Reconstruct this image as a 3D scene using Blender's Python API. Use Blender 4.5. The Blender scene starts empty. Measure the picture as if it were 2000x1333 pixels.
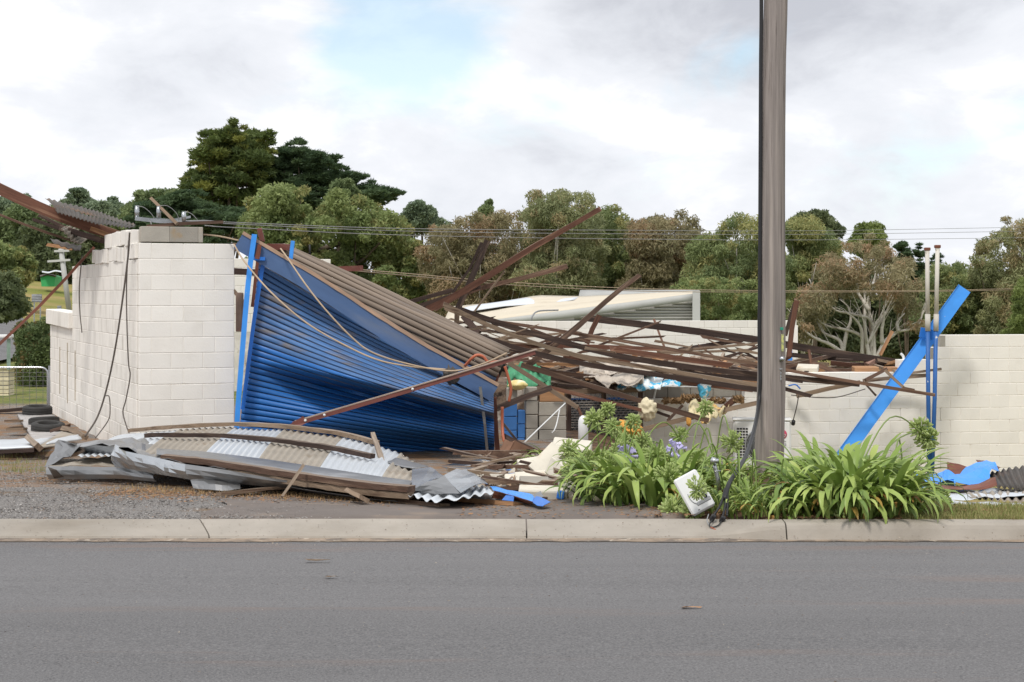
import bpy, bmesh, math, random
import numpy as np
from mathutils import Vector, Matrix, noise as mnoise

SC = bpy.context.scene
COL = SC.collection
R = math.radians

# ------------------------------------------------------------------ camera, sky, sun, exposure
F, HOR, CAMZ = 3100.0, 575.0, 1.65          # focal length in photo pixels, horizon row, eye height
cam = bpy.data.cameras.new('camera'); camo = bpy.data.objects.new('camera', cam); COL.objects.link(camo)
camo.location = (0, 0, CAMZ); camo.rotation_euler = (R(90), 0, 0)
cam.sensor_width = 36.0; cam.lens = 36.0*F/2000.0; cam.shift_y = -(666.5-HOR)/2000.0
cam.clip_start = 0.1; cam.clip_end = 6000
SC.camera = camo
SC.view_settings.view_transform = 'Standard'; SC.view_settings.look = 'None'
SC.view_settings.exposure = 0.0; SC.view_settings.gamma = 1.0; SC.view_settings.use_curve_mapping = False
SC.cycles.max_bounces = 6; SC.cycles.transparent_max_bounces = 8; SC.cycles.use_denoising = True

SUN_EL, SUN_AZ = R(56), R(205)              # azimuth clockwise from +Y: behind the camera, a little left
sun = bpy.data.lights.new('sun', 'SUN'); sun.energy = 2.2; sun.angle = R(9); sun.color = (1.0, 0.95, 0.88)
suno = bpy.data.objects.new('sun', sun); COL.objects.link(suno)
sd = Vector((math.sin(SUN_AZ)*math.cos(SUN_EL), math.cos(SUN_AZ)*math.cos(SUN_EL), math.sin(SUN_EL)))
suno.rotation_euler = sd.to_track_quat('Z', 'Y').to_euler()

W = bpy.data.worlds.new('World'); SC.world = W; W.use_nodes = True
def build_world():
    nt = W.node_tree; N = nt.nodes; L = nt.links; N.clear()
    def nd(t, **k):
        n = N.new(t)
        for a, b in k.items(): setattr(n, a, b)
        return n
    def math_(op, a, b=None, c=None, clamp=False):
        n = nd('ShaderNodeMath', operation=op, use_clamp=clamp)
        for i, v in enumerate((a, b, c)):
            if v is None: continue
            if isinstance(v, (int, float)): n.inputs[i].default_value = v
            else: L.new(v, n.inputs[i])
        return n.outputs[0]
    out = nd('ShaderNodeOutputWorld'); bg = nd('ShaderNodeBackground'); L.new(bg.outputs[0], out.inputs[0])
    sky = nd('ShaderNodeTexSky', sky_type='NISHITA'); sky.sun_disc = False
    sky.sun_elevation = SUN_EL; sky.sun_rotation = SUN_AZ; sky.altitude = 400; sky.dust_density = 0.6; sky.ozone_density = 1.6
    tc = nd('ShaderNodeTexCoord')
    # blue through the breaks: the Nishita sky at its physical strength
    sc = nd('ShaderNodeVectorMath', operation='MULTIPLY'); L.new(sky.outputs[0], sc.inputs[0]); sc.inputs[1].default_value = (0.17, 0.18, 0.165)
    mp = nd('ShaderNodeMapping'); L.new(tc.outputs['Generated'], mp.inputs[0]); mp.inputs['Scale'].default_value = (1, 1, 2.1)
    mp.inputs['Location'].default_value = (3.1, 0.4, 1.7)
    def noise_(scale, detail, rough, off=None):
        n = nd('ShaderNodeTexNoise'); n.inputs['Scale'].default_value = scale; n.inputs['Detail'].default_value = detail
        n.inputs['Roughness'].default_value = rough; n.inputs['Distortion'].default_value = 0.35
        v = mp.outputs[0]
        if off:
            ad = nd('ShaderNodeVectorMath', operation='ADD'); L.new(v, ad.inputs[0]); ad.inputs[1].default_value = off; v = ad.outputs[0]
        L.new(v, n.inputs['Vector']); return n.outputs['Fac']
    n1 = noise_(7.0, 7, 0.55); n2 = noise_(5.5, 9, 0.56, (5, 9, 2)); n3 = noise_(12, 9, 0.6, (1, 4, 7))
    def bump_(d, w):      # a soft hump of cloud thickness round one direction of the sky
        dv = Vector(d).normalized()
        ds = nd('ShaderNodeVectorMath', operation='SUBTRACT'); L.new(tc.outputs['Generated'], ds.inputs[0]); ds.inputs[1].default_value = dv
        ml = nd('ShaderNodeVectorMath', operation='MULTIPLY'); L.new(ds.outputs[0], ml.inputs[0]); ml.inputs[1].default_value = (1/w[0], 1/w[0], 1/w[1])
        ln = nd('ShaderNodeVectorMath', operation='LENGTH'); L.new(ml.outputs[0], ln.inputs[0])
        m = nd('ShaderNodeMapRange', interpolation_type='SMOOTHSTEP'); L.new(ln.outputs['Value'], m.inputs[0])
        m.inputs[1].default_value = 0; m.inputs[2].default_value = 1.6; m.inputs[3].default_value = 1; m.inputs[4].default_value = 0
        return m.outputs[0]
    # coverage: mostly closed cloud, open breaks where the noise dips
    dens = math_('ADD', n1, 0.17)
    dens = math_('SUBTRACT', dens, math_('MULTIPLY', bump_((-0.062, 1, 0.158), (0.080, 0.055)), 0.24))
    cov = nd('ShaderNodeMapRange', interpolation_type='SMOOTHSTEP'); L.new(dens, cov.inputs[0])
    cov.inputs[1].default_value = 0.38; cov.inputs[2].default_value = 0.62; cov.inputs[3].default_value = 0.42
    # cloud shade: white billows and grey undersides
    sh = math_('ADD', math_('MULTIPLY', n2, 0.6), math_('MULTIPLY', n3, 0.4))
    sh = math_('ADD', sh, math_('MULTIPLY', bump_((0.19, 1, 0.185), (0.17, 0.040)), 0.22))
    cr = nd('ShaderNodeValToRGB'); L.new(sh, cr.inputs[0]); e = cr.color_ramp.elements
    e[0].position = 0.44; e[0].color = (1.06, 1.07, 1.09, 1); e[1].position = 0.76; e[1].color = (0.60, 0.62, 0.68, 1)
    k = e.new(0.50); k.color = (0.93, 0.95, 1.0, 1); k = e.new(0.58); k.color = (0.86, 0.885, 0.94, 1)
    mx = nd('ShaderNodeMix', data_type='RGBA'); L.new(cov.outputs[0], mx.inputs['Factor']); L.new(sc.outputs[0], mx.inputs['A']); L.new(cr.outputs[0], mx.inputs['B'])
    L.new(mx.outputs['Result'], bg.inputs[0]); bg.inputs[1].default_value = 1.0
build_world()
W.cycles.sampling_method = 'MANUAL'; W.cycles.sample_map_resolution = 256

# ------------------------------------------------------------------ helpers
def P(px, py, Y):
    """World point that the photograph shows at pixel (px, py) at depth Y."""
    return Vector(((px-1000.0)/F*Y, Y, CAMZ+(HOR-py)/F*Y))
def sstep(a, b, x):
    t = min(1.0, max(0.0, (x-a)/(b-a))); return t*t*(3-2*t)
def lerp(a, b, t): return a+(b-a)*t

def ground_z(x, y):
    left = 0.045 - 0.495*min(1.0, max(0.0, (y-11.3)/8.7))
    right = 0.095 - 0.05*sstep(11.3, 14, y) - 1.35*sstep(14, 23, y)
    right -= sstep(2.5, 3.5, x)*(0.42*sstep(11.45, 13.6, y)-0.42*sstep(17, 23, y))
    z = lerp(left, right, sstep(0.2, 3.0, x-(max(0, y-16))*0.08))
    if y < 11.3: z = lerp(-0.06, 0.085, sstep(1.5, 2.0, x))
    if y > 46: z -= 4.6*sstep(46, 62, y)*sstep(-16, -4, x*46.0/y)
    # hillside far on the left, low rise behind the trees
    a = x/y
    z += sstep(-0.10, -0.27, a)*(1.0*sstep(60, 110, y)+2.8*sstep(110, 175, y)+9*sstep(170, 290, y)+14*sstep(280, 520, y))
    z += 6.5*sstep(110, 300, y)*(1-sstep(-0.10, -0.27, a))
    return z

def node_mat(name):
    m = bpy.data.materials.new(name); m.use_nodes = True
    nt = m.node_tree
    return m, nt, nt.nodes, nt.links, nt.nodes['Principled BSDF']

def M(name, base, rough=0.8, var=0.25, scale=6.0, detail=6, bump=0.15, bscale=60.0, metal=0.0, rnd=0.18, stretch=(1, 1, 1),
      second=None, s_lo=0.55, s_hi=0.7, s_scale=3.0, coord='Object', spec=0.4, s_stretch=None, bdist=0.01, third=None, t_lo=.6, t_hi=.66, t_scale=20, dust=None):
    """Procedural material: base colour broken up by noise, an optional second colour in patches, bump, and a per-object shift."""
    m, nt, N, L, bs = node_mat(name)
    tc = N.new('ShaderNodeTexCoord'); oi = N.new('ShaderNodeObjectInfo')
    ad = N.new('ShaderNodeVectorMath'); ad.operation = 'ADD'; L.new(tc.outputs[coord], ad.inputs[0])
    mu = N.new('ShaderNodeVectorMath'); mu.operation = 'SCALE'; mu.inputs[0].default_value = (37, 61, 23); L.new(oi.outputs['Random'], mu.inputs['Scale'])
    L.new(mu.outputs[0], ad.inputs[1])
    def nz(sc, st, det=detail, rg=0.6):
        mp = N.new('ShaderNodeMapping'); mp.inputs['Scale'].default_value = st; L.new(ad.outputs[0], mp.inputs[0])
        n = N.new('ShaderNodeTexNoise'); n.inputs['Scale'].default_value = sc; n.inputs['Detail'].default_value = det; n.inputs['Roughness'].default_value = rg
        L.new(mp.outputs[0], n.inputs['Vector']); return n.outputs['Fac']
    n1 = nz(scale, stretch)
    mr = N.new('ShaderNodeMapRange'); L.new(n1, mr.inputs[0]); mr.inputs[1].default_value = 0.25; mr.inputs[2].default_value = 0.75
    mr.inputs[3].default_value = 1-var; mr.inputs[4].default_value = 1+var
    orr = N.new('ShaderNodeMapRange'); L.new(oi.outputs['Random'], orr.inputs[0]); orr.inputs[3].default_value = 1-rnd; orr.inputs[4].default_value = 1+rnd
    pr = N.new('ShaderNodeMath'); pr.operation = 'MULTIPLY'; L.new(mr.outputs[0], pr.inputs[0]); L.new(orr.outputs[0], pr.inputs[1])
    col = N.new('ShaderNodeRGB'); col.outputs[0].default_value = (*base, 1); c = col.outputs[0]
    def patch(c, colr, sc, lo, hi, st):
        n2 = nz(sc, st)
        m2 = N.new('ShaderNodeMapRange'); m2.interpolation_type = 'SMOOTHSTEP'; L.new(n2, m2.inputs[0]); m2.inputs[1].default_value = lo; m2.inputs[2].default_value = hi
        mx = N.new('ShaderNodeMix'); mx.data_type = 'RGBA'; L.new(m2.outputs[0], mx.inputs['Factor']); L.new(c, mx.inputs['A']); mx.inputs['B'].default_value = (*colr, 1)
        return mx.outputs['Result']
    if second: c = patch(c, second, s_scale, s_lo, s_hi, s_stretch or stretch)
    if third: c = patch(c, third, t_scale, t_lo, t_hi, stretch)
    if dust:        # painted top light over weathered tops: paler colour on faces that lie upwards
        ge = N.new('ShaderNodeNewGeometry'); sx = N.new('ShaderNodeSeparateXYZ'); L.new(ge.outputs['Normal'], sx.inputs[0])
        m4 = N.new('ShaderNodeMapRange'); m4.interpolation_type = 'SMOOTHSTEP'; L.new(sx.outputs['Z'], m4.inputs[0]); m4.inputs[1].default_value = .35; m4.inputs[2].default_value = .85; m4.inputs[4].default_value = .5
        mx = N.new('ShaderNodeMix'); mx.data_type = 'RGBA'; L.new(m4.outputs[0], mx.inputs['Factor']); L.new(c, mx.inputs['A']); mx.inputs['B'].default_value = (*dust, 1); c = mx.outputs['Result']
    vm = N.new('ShaderNodeVectorMath'); vm.operation = 'SCALE'; L.new(c, vm.inputs[0]); L.new(pr.outputs[0], vm.inputs['Scale'])
    L.new(vm.outputs[0], bs.inputs['Base Color'])
    bs.inputs['Roughness'].default_value = rough; bs.inputs['Metallic'].default_value = metal; bs.inputs['Specular IOR Level'].default_value = spec
    if bump:
        nb = nz(bscale, stretch, 4)
        b = N.new('ShaderNodeBump'); b.inputs['Strength'].default_value = bump; b.inputs['Distance'].default_value = bdist; L.new(nb, b.inputs['Height']); L.new(b.outputs[0], bs.inputs['Normal'])
    return m

def tag(o, label, cat, group=None, kind='thing'):
    o['label'] = label; o['category'] = cat; o['kind'] = kind
    if group: o['group'] = group
    return o
def struct(o, label=None, cat=None, kind='structure'):
    o['kind'] = kind
    if label: o['label'] = label
    if cat: o['category'] = cat
    return o
def empty(name, loc, label, cat, group=None):
    o = bpy.data.objects.new(name, None); o.empty_display_size = 0.2; COL.objects.link(o); o.location = loc
    return tag(o, label, cat, group)
def link(name, me, mat=None, parent=None, mw=None, smooth=False):
    o = bpy.data.objects.new(name, me); COL.objects.link(o)
    if mat is not None and len(me.materials) == 0: me.materials.append(mat)
    if smooth: me.polygons.foreach_set('use_smooth', [True]*len(me.polygons))
    if mw is not None: o.matrix_world = mw
    if parent is not None:
        o.parent = parent; o.matrix_parent_inverse = Matrix.LocRotScale(parent.location, parent.rotation_euler, parent.scale).inverted()
    return o
def mesh(name, vs, fs):
    me = bpy.data.meshes.new(name); me.from_pydata([tuple(v) for v in vs], [], fs); me.update(); return me
def frame(x, up):
    """Matrix3 columns: X along x, Z near up."""
    x = x.normalized(); y = up.cross(x)
    if y.length < 1e-6: y = Vector((0, 1, 0))
    y.normalize(); z = x.cross(y)
    return Matrix((x, y, z)).transposed()

_boxes = {}
def box_mesh(sx, sy, sz, bev=0.004, jit=0.0, key=None):
    k = (round(sx, 4), round(sy, 4), round(sz, 4), bev, key)
    if k in _boxes: return _boxes[k]
    bm = bmesh.new(); bmesh.ops.create_cube(bm, size=1)
    bmesh.ops.scale(bm, vec=(sx, sy, sz), verts=bm.verts)
    if bev: bmesh.ops.bevel(bm, geom=bm.edges[:], offset=bev, segments=1, affect='EDGES')
    if jit:
        rg = random.Random(str(k))
        for v in bm.verts: v.co += Vector((rg.uniform(-jit, jit), rg.uniform(-jit, jit), rg.uniform(-jit, jit)))
    me = bpy.data.meshes.new('box'); bm.to_mesh(me); bm.free(); _boxes[k] = me
    return me
def box(name, c, size, mat, parent=None, rot=None, bev=0.004, jit=0.0, key=None):
    me = box_mesh(*size, bev, jit, key)
    me = me if (len(me.materials) == 0 or me.materials[0] == mat) else me.copy()
    if len(me.materials) and me.materials[0] != mat: me.materials.clear()
    mw = Matrix.Translation(c) @ (rot.to_4x4() if rot is not None else Matrix.Identity(4))
    return link(name, me, mat, parent, mw)

def resample(pts, n):
    d = [0]
    for a, b in zip(pts, pts[1:]): d.append(d[-1]+(b-a).length)
    out = []
    for i in range(n+1):
        s = d[-1]*i/n; j = 0
        while j < len(pts)-2 and d[j+1] < s: j += 1
        t = 0 if d[j+1] == d[j] else (s-d[j])/(d[j+1]-d[j]); out.append(pts[j].lerp(pts[j+1], t))
    return out
def smooth_pts(pts, n):
    """Catmull-Rom through the points."""
    q = [pts[0]*2-pts[1]]+list(pts)+[pts[-1]*2-pts[-2]]; out = []
    for i in range(1, len(q)-2):
        for k in range(n):
            t = k/n; a, b, c, d = q[i-1], q[i], q[i+1], q[i+2]
            out.append(0.5*((2*b)+(c-a)*t+(2*a-5*b+4*c-d)*t*t+(3*b-a-3*c+d)*t*t*t))
    out.append(pts[-1]); return out

def tube_geo(pts, radii, sides=6, closed=True):
    vs, fs = [], []; n = len(pts); prev = None
    for i, p in enumerate(pts):
        t = (pts[min(i+1, n-1)]-pts[max(i-1, 0)])
        if t.length < 1e-9: t = Vector((0, 0, 1))
        t.normalize()
        if prev is None: u = t.orthogonal().normalized()
        else:
            u = prev-t*prev.dot(t)
            u = u.normalized() if u.length > 1e-6 else t.orthogonal().normalized()
        prev = u; w = t.cross(u); r = radii[i] if hasattr(radii, '__len__') else radii
        for k in range(sides):
            a = 2*math.pi*k/sides; vs.append(p+u*(math.cos(a)*r)+w*(math.sin(a)*r))
    for i in range(n-1):
        for k in range(sides):
            a = i*sides+k; b = i*sides+(k+1) % sides; fs.append((a, b, b+sides, a+sides))
    if closed: fs.append(tuple(range(sides))[::-1]); fs.append(tuple(range((n-1)*sides, n*sides)))
    return vs, fs
def tube(name, pts, r, mat, parent=None, sides=8, n=None):
    if n: pts = smooth_pts(pts, n)
    o0 = pts[0].copy(); vs, fs = tube_geo([p-o0 for p in pts], r, sides)
    return link(name, mesh(name, vs, fs), mat, parent, Matrix.Translation(o0), smooth=True)

def beam(name, pts, h, t, mat, parent=None, up=None, nseg=None, rough=0.004, jag=0.0, roll=0.0, taper=1.0, seed=None, profile=None):
    """A length of timber or steel along the polyline pts: h across the view, t deep; local X runs along the grain."""
    rg = random.Random(seed if seed is not None else str([tuple(round(c, 3) for c in p) for p in pts])+name)
    L = sum((b-a).length for a, b in zip(pts, pts[1:]))
    p0, p1 = pts[0], pts[-1]; ax = (p1-p0).normalized()
    if up is None:
        view = ((p0+p1)/2-Vector((0, 0, CAMZ))).normalized(); up = ax.cross(view)
        if up.length < 0.05: up = Vector((0, 0, 1))
        if up.z < 0: up = -up
    R3 = frame(ax, up)
    if roll: R3 = R3 @ Matrix.Rotation(roll, 3, 'X')
    mw = Matrix.Translation(p0) @ R3.to_4x4(); inv = mw.inverted()
    n = nseg or max(2, min(24, int(L/0.35)))
    if len(pts) > 2: pts = smooth_pts(pts, 6)
    sec = [inv @ p for p in resample(pts, n)]
    prof = profile or [(-.5, -.5), (.5, -.5), (.5, .5), (-.5, .5)]
    m = len(prof); vs, fs = [], []
    for i, c in enumerate(sec):
        s = i/n; k = lerp(1.0, taper, s); e = 0
        for j, (a, b) in enumerate(prof):
            e = rg.uniform(-jag, jag) if (jag and i in (0, n)) else 0
            vs.append((c.x+e, c.y+a*t*k+rg.uniform(-rough, rough), c.z+b*h*k+rg.uniform(-rough, rough)))
    for i in range(n):
        for j in range(m):
            a = i*m+j; b = i*m+(j+1) % m; fs.append((a, a+m, b+m, b))
    fs.append(tuple(range(m))); fs.append(tuple(range(n*m, n*m+m))[::-1])
    return link(name, mesh(name, vs, fs), mat, parent, mw)

def surf(name, fn, nu, nv, mat, parent=None, thick=0.003, smooth=True, matfn=None):
    """A sheet fn(u, v) -> point, given real thickness."""
    vs = [fn(i/nu, j/nv) for j in range(nv+1) for i in range(nu+1)]; w = nu+1
    o0 = vs[0].copy(); vs = [v-o0 for v in vs]
    fs = [(j*w+i, j*w+i+1, (j+1)*w+i+1, (j+1)*w+i) for j in range(nv) for i in range(nu)]
    me = mesh(name, vs, fs)
    o = link(name, me, mat if matfn is None else None, parent, Matrix.Translation(o0), smooth)
    if matfn:
        for mm in mat: me.materials.append(mm)
        for k, p in enumerate(me.polygons): p.material_index = matfn((k % nu+.5)/nu, (k//nu+.5)/nv)
    if thick:
        md = o.modifiers.new('thickness', 'SOLIDIFY'); md.thickness = thick; md.offset = 0
    return o
def bil(a, b, c, d):
    """Bilinear patch: a (0,0), b (1,0), c (1,1), d (0,1)."""
    return lambda u, v: (a*(1-u)+b*u)*(1-v)+(d*(1-u)+c*u)*v
# ------------------------------------------------------------------ materials
WHITEBLK = M('painted_block', (0.83, 0.80, 0.745), 0.85, var=0.05, scale=1.5, bump=0.35, bscale=45, rnd=0.035, second=(0.74, 0.705, 0.645), s_lo=0.5, s_hi=0.8, s_scale=1.3, third=(0.40, 0.34, 0.28), t_lo=0.72, t_hi=0.76, t_scale=17, bdist=0.006)
SIDEBLK = M('stained_block', (0.80, 0.77, 0.72), 0.9, var=0.06, scale=1.2, bump=0.35, bscale=45, rnd=0.04, second=(0.56, 0.53, 0.48), s_lo=0.50, s_hi=0.75, s_scale=1.6, s_stretch=(2.5, 2.5, 0.5), third=(0.36, 0.31, 0.26), t_lo=0.72, t_hi=0.78, t_scale=14, bdist=0.006)
MORTAR = M('painted_mortar', (0.76, 0.72, 0.665), 0.95, var=0.25, scale=4, bump=0.3, bscale=70, second=(0.38, 0.31, 0.24), s_scale=2.5, s_lo=.55, s_hi=.7)
GREYBLK = M('grey_block', (0.36, 0.335, 0.29), 0.95, var=0.12, scale=5, bump=0.5, bscale=60, rnd=0.12, second=(0.42, 0.30, 0.17), s_lo=0.6, s_hi=0.8)
BLUEBLK = M('blue_block', (0.045, 0.16, 0.42), 0.75, var=0.12, scale=4, bump=0.3, bscale=50, rnd=0.05)
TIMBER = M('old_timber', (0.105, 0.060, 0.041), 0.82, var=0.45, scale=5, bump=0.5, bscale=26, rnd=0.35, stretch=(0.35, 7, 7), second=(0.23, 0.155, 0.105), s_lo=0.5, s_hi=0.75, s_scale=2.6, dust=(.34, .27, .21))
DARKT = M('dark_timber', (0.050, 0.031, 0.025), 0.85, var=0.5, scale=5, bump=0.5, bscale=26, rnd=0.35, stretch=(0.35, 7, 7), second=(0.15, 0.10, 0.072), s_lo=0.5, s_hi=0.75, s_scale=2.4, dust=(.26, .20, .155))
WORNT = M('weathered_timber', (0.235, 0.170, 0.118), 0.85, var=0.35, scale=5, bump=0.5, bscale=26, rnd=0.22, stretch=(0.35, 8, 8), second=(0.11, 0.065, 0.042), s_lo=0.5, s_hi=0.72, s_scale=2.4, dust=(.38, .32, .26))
FRESHT = M('fresh_timber', (0.42, 0.23, 0.115), 0.8, var=0.3, scale=5, bump=0.4, bscale=26, rnd=0.2, stretch=(0.35, 8, 8), second=(0.24, 0.12, 0.06), s_lo=0.5, s_hi=0.75)
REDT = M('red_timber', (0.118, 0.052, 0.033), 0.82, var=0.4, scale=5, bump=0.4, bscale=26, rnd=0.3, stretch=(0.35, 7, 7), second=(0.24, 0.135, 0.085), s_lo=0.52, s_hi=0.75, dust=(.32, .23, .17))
RUST = M('rusted_steel', (0.16, 0.055, 0.034), 0.6, var=0.35, scale=5, bump=0.2, rnd=0.15, second=(0.25, 0.11, 0.06), s_scale=3, stretch=(0.5, 2, 2))
MAROON = M('maroon_steel', (0.15, 0.048, 0.036), 0.55, var=0.25, scale=5, bump=0.1, rnd=0.1, second=(0.26, 0.17, 0.13), s_scale=3, s_lo=.58, s_hi=.75, stretch=(0.5, 2, 2))
BLUE = M('blue_paint', (0.020, 0.165, 0.60), 0.42, var=0.08, scale=4, bump=0.06, bscale=30, rnd=0.04, second=(0.05, 0.16, 0.42), s_lo=0.6, s_hi=0.85, s_scale=1.4)
BRIGHTBLUE = M('bright_blue_paint', (0.05, 0.30, 0.85), 0.45, var=0.07, scale=4, bump=0.05, bscale=30, rnd=0.03, second=(0.04, 0.22, 0.62), s_lo=.5, s_hi=.8, s_scale=1.5, third=(0.5, 0.52, 0.55), t_lo=0.70, t_hi=0.74, t_scale=14)
DUSTBLUE = M('dusty_blue_fascia', (0.068, 0.128, 0.265), 0.6, var=0.12, scale=2.5, bump=0.12, bscale=20, rnd=0.03, stretch=(0.6, 3, 3), second=(0.13, 0.165, 0.24), s_lo=0.48, s_hi=0.8, s_scale=1.2)
GALV = M('galvanised', (0.46, 0.48, 0.50), 0.27, var=0.18, scale=2.2, bump=0.06, bscale=14, metal=0.85, rnd=0.12, second=(0.27, 0.28, 0.29), s_lo=0.5, s_hi=0.75, s_scale=1.3)
DULLGALV = M('dull_galvanised', (0.27, 0.272, 0.275), 0.36, var=0.22, scale=2.0, bump=0.08, bscale=14, metal=0.8, rnd=0.1, second=(0.38, 0.38, 0.38), s_scale=1.0)
SILVER = M('new_roof_sheet', (0.61, 0.645, 0.68), 0.42, var=0.08, scale=1.3, bump=0.03, metal=0.2, rnd=0.06, second=(0.58, 0.60, 0.61), s_scale=1.6)
BROWNSHEET = M('old_roof_sheet', (0.36, 0.32, 0.265), 0.75, var=0.16, scale=1.8, bump=0.1, bscale=40, metal=0.1, rnd=0.1, second=(0.26, 0.20, 0.14), s_lo=0.5, s_hi=0.75, s_scale=2.5)
DARKSHEET = M('weathered_roof_sheet', (0.105, 0.092, 0.080), 0.7, var=0.3, scale=2.5, bump=0.1, metal=0.3, second=(0.20, 0.12, 0.075), s_lo=.5, s_hi=.75, s_scale=2)
BLACK = M('black_plastic', (0.018, 0.018, 0.02), 0.5, var=0.15, bump=0.02, rnd=0.1)
RUBBER = M('tyre_rubber', (0.035, 0.034, 0.033), 0.75, var=0.25, scale=8, bump=0.15, second=(0.09, 0.085, 0.08), s_lo=.55, s_hi=.8, rnd=.15)
WHITEP = M('white_plastic', (0.75, 0.76, 0.76), 0.4, var=0.05, bump=0.02, rnd=0.03)
GREYP = M('grey_plastic', (0.30, 0.31, 0.32), 0.5, var=0.1, bump=0.02)
ORANGE = M('orange_conduit', (0.42, 0.12, 0.06), 0.45, var=0.12, bump=0.05, rnd=0.06)
CABLE = M('beige_cable', (0.42, 0.32, 0.22), 0.6, var=0.15, bump=0.05)
DARKCABLE = M('dark_cable', (0.10, 0.085, 0.075), 0.6, var=0.15, bump=0.05)
WIRE = M('line_wire', (0.30, 0.30, 0.30), 0.5, var=0.08, bump=0, metal=0.4)
STEEL = M('bright_steel', (0.55, 0.56, 0.58), 0.25, var=0.1, bump=0.03, metal=0.9)
CREAMCLOTH = M('cream_cloth', (0.60, 0.535, 0.46), 0.95, var=0.15, scale=5, bump=0.4, bscale=25, rnd=0.12, second=(0.42, 0.37, 0.32), s_scale=3)
BLUECLOTH = M('patterned_cloth', (0.68, 0.73, 0.75), 0.9, var=0.08, scale=4, bump=0.2, bscale=25, second=(0.10, 0.47, 0.72), s_lo=0.5, s_hi=0.54, s_scale=6, third=(0.40, 0.58, 0.50), t_lo=.63, t_hi=.66, t_scale=9)
GREENBAG = M('green_bag', (0.09, 0.36, 0.19), 0.55, var=0.2, scale=5, bump=0.2, bscale=18)
FOAM = M('foam', (0.72, 0.63, 0.40), 0.95, var=0.12, scale=8, bump=0.6, bscale=35, second=(0.78, 0.46, 0.12), s_lo=0.52, s_hi=0.7, s_scale=5)
CREAMFOAM = M('cream_foam', (0.72, 0.64, 0.45), 0.95, var=0.12, scale=8, bump=0.6, bscale=35, rnd=.05)
ORFOAM = M('burnt_foam', (0.66, 0.34, 0.08), 0.95, var=0.25, scale=8, bump=0.6, bscale=35, second=(0.75, 0.58, 0.32), s_lo=.5, s_hi=.7)
YELLOW = M('yellow_plastic', (0.72, 0.60, 0.25), 0.5, var=0.1, bump=0.05, second=(.75, .7, .5), s_lo=.5, s_hi=.6)
BRICKRUB = M('brown_rubble', (0.36, 0.23, 0.12), 0.95, var=0.35, scale=9, bump=0.6, bscale=30, rnd=0.3)
CONC = M('kerb_concrete', (0.365, 0.33, 0.285), 0.9, var=0.13, scale=2.6, bump=0.5, bscale=90, rnd=0.07, coord='Object', second=(0.27, 0.235, 0.19), s_lo=0.45, s_hi=0.8, s_scale=1.1, third=(0.15, 0.12, 0.09), t_lo=.68, t_hi=.74, t_scale=30, bdist=.004)
POLEW = M('pole_wood', (0.255, 0.222, 0.205), 0.88, var=0.42, scale=3.5, bump=1.0, bscale=14, rnd=0, stretch=(9, 9, 0.22), second=(0.36, 0.31, 0.275), s_lo=0.48, s_hi=0.75, s_scale=1.6, third=(0.11, 0.09, 0.08), t_lo=.58, t_hi=.72, t_scale=5, bdist=.006)
PAPERBARK = M('gum_bark', (0.60, 0.56, 0.50), 0.85, var=0.2, scale=3, bump=0.2, rnd=0.1, second=(0.26, 0.22, 0.18), s_scale=2)
BARK = M('tree_bark', (0.11, 0.085, 0.06), 0.9, var=0.3, scale=4, bump=0.5, bscale=20, rnd=0.15)
CREAMROOF = M('cream_roof', (0.55, 0.49, 0.385), 0.7, var=0.07, scale=0.8, bump=0.04, second=(0.48, 0.415, 0.315), s_scale=.6)
WHITEROOF = M('white_roof', (0.70, 0.74, 0.80), 0.6, var=0.04, scale=0.8, bump=0.03)
PALEGREY = M('pale_grey_fascia', (0.47, 0.475, 0.455), 0.6, var=0.08, scale=1.5, bump=0.04)

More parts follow.
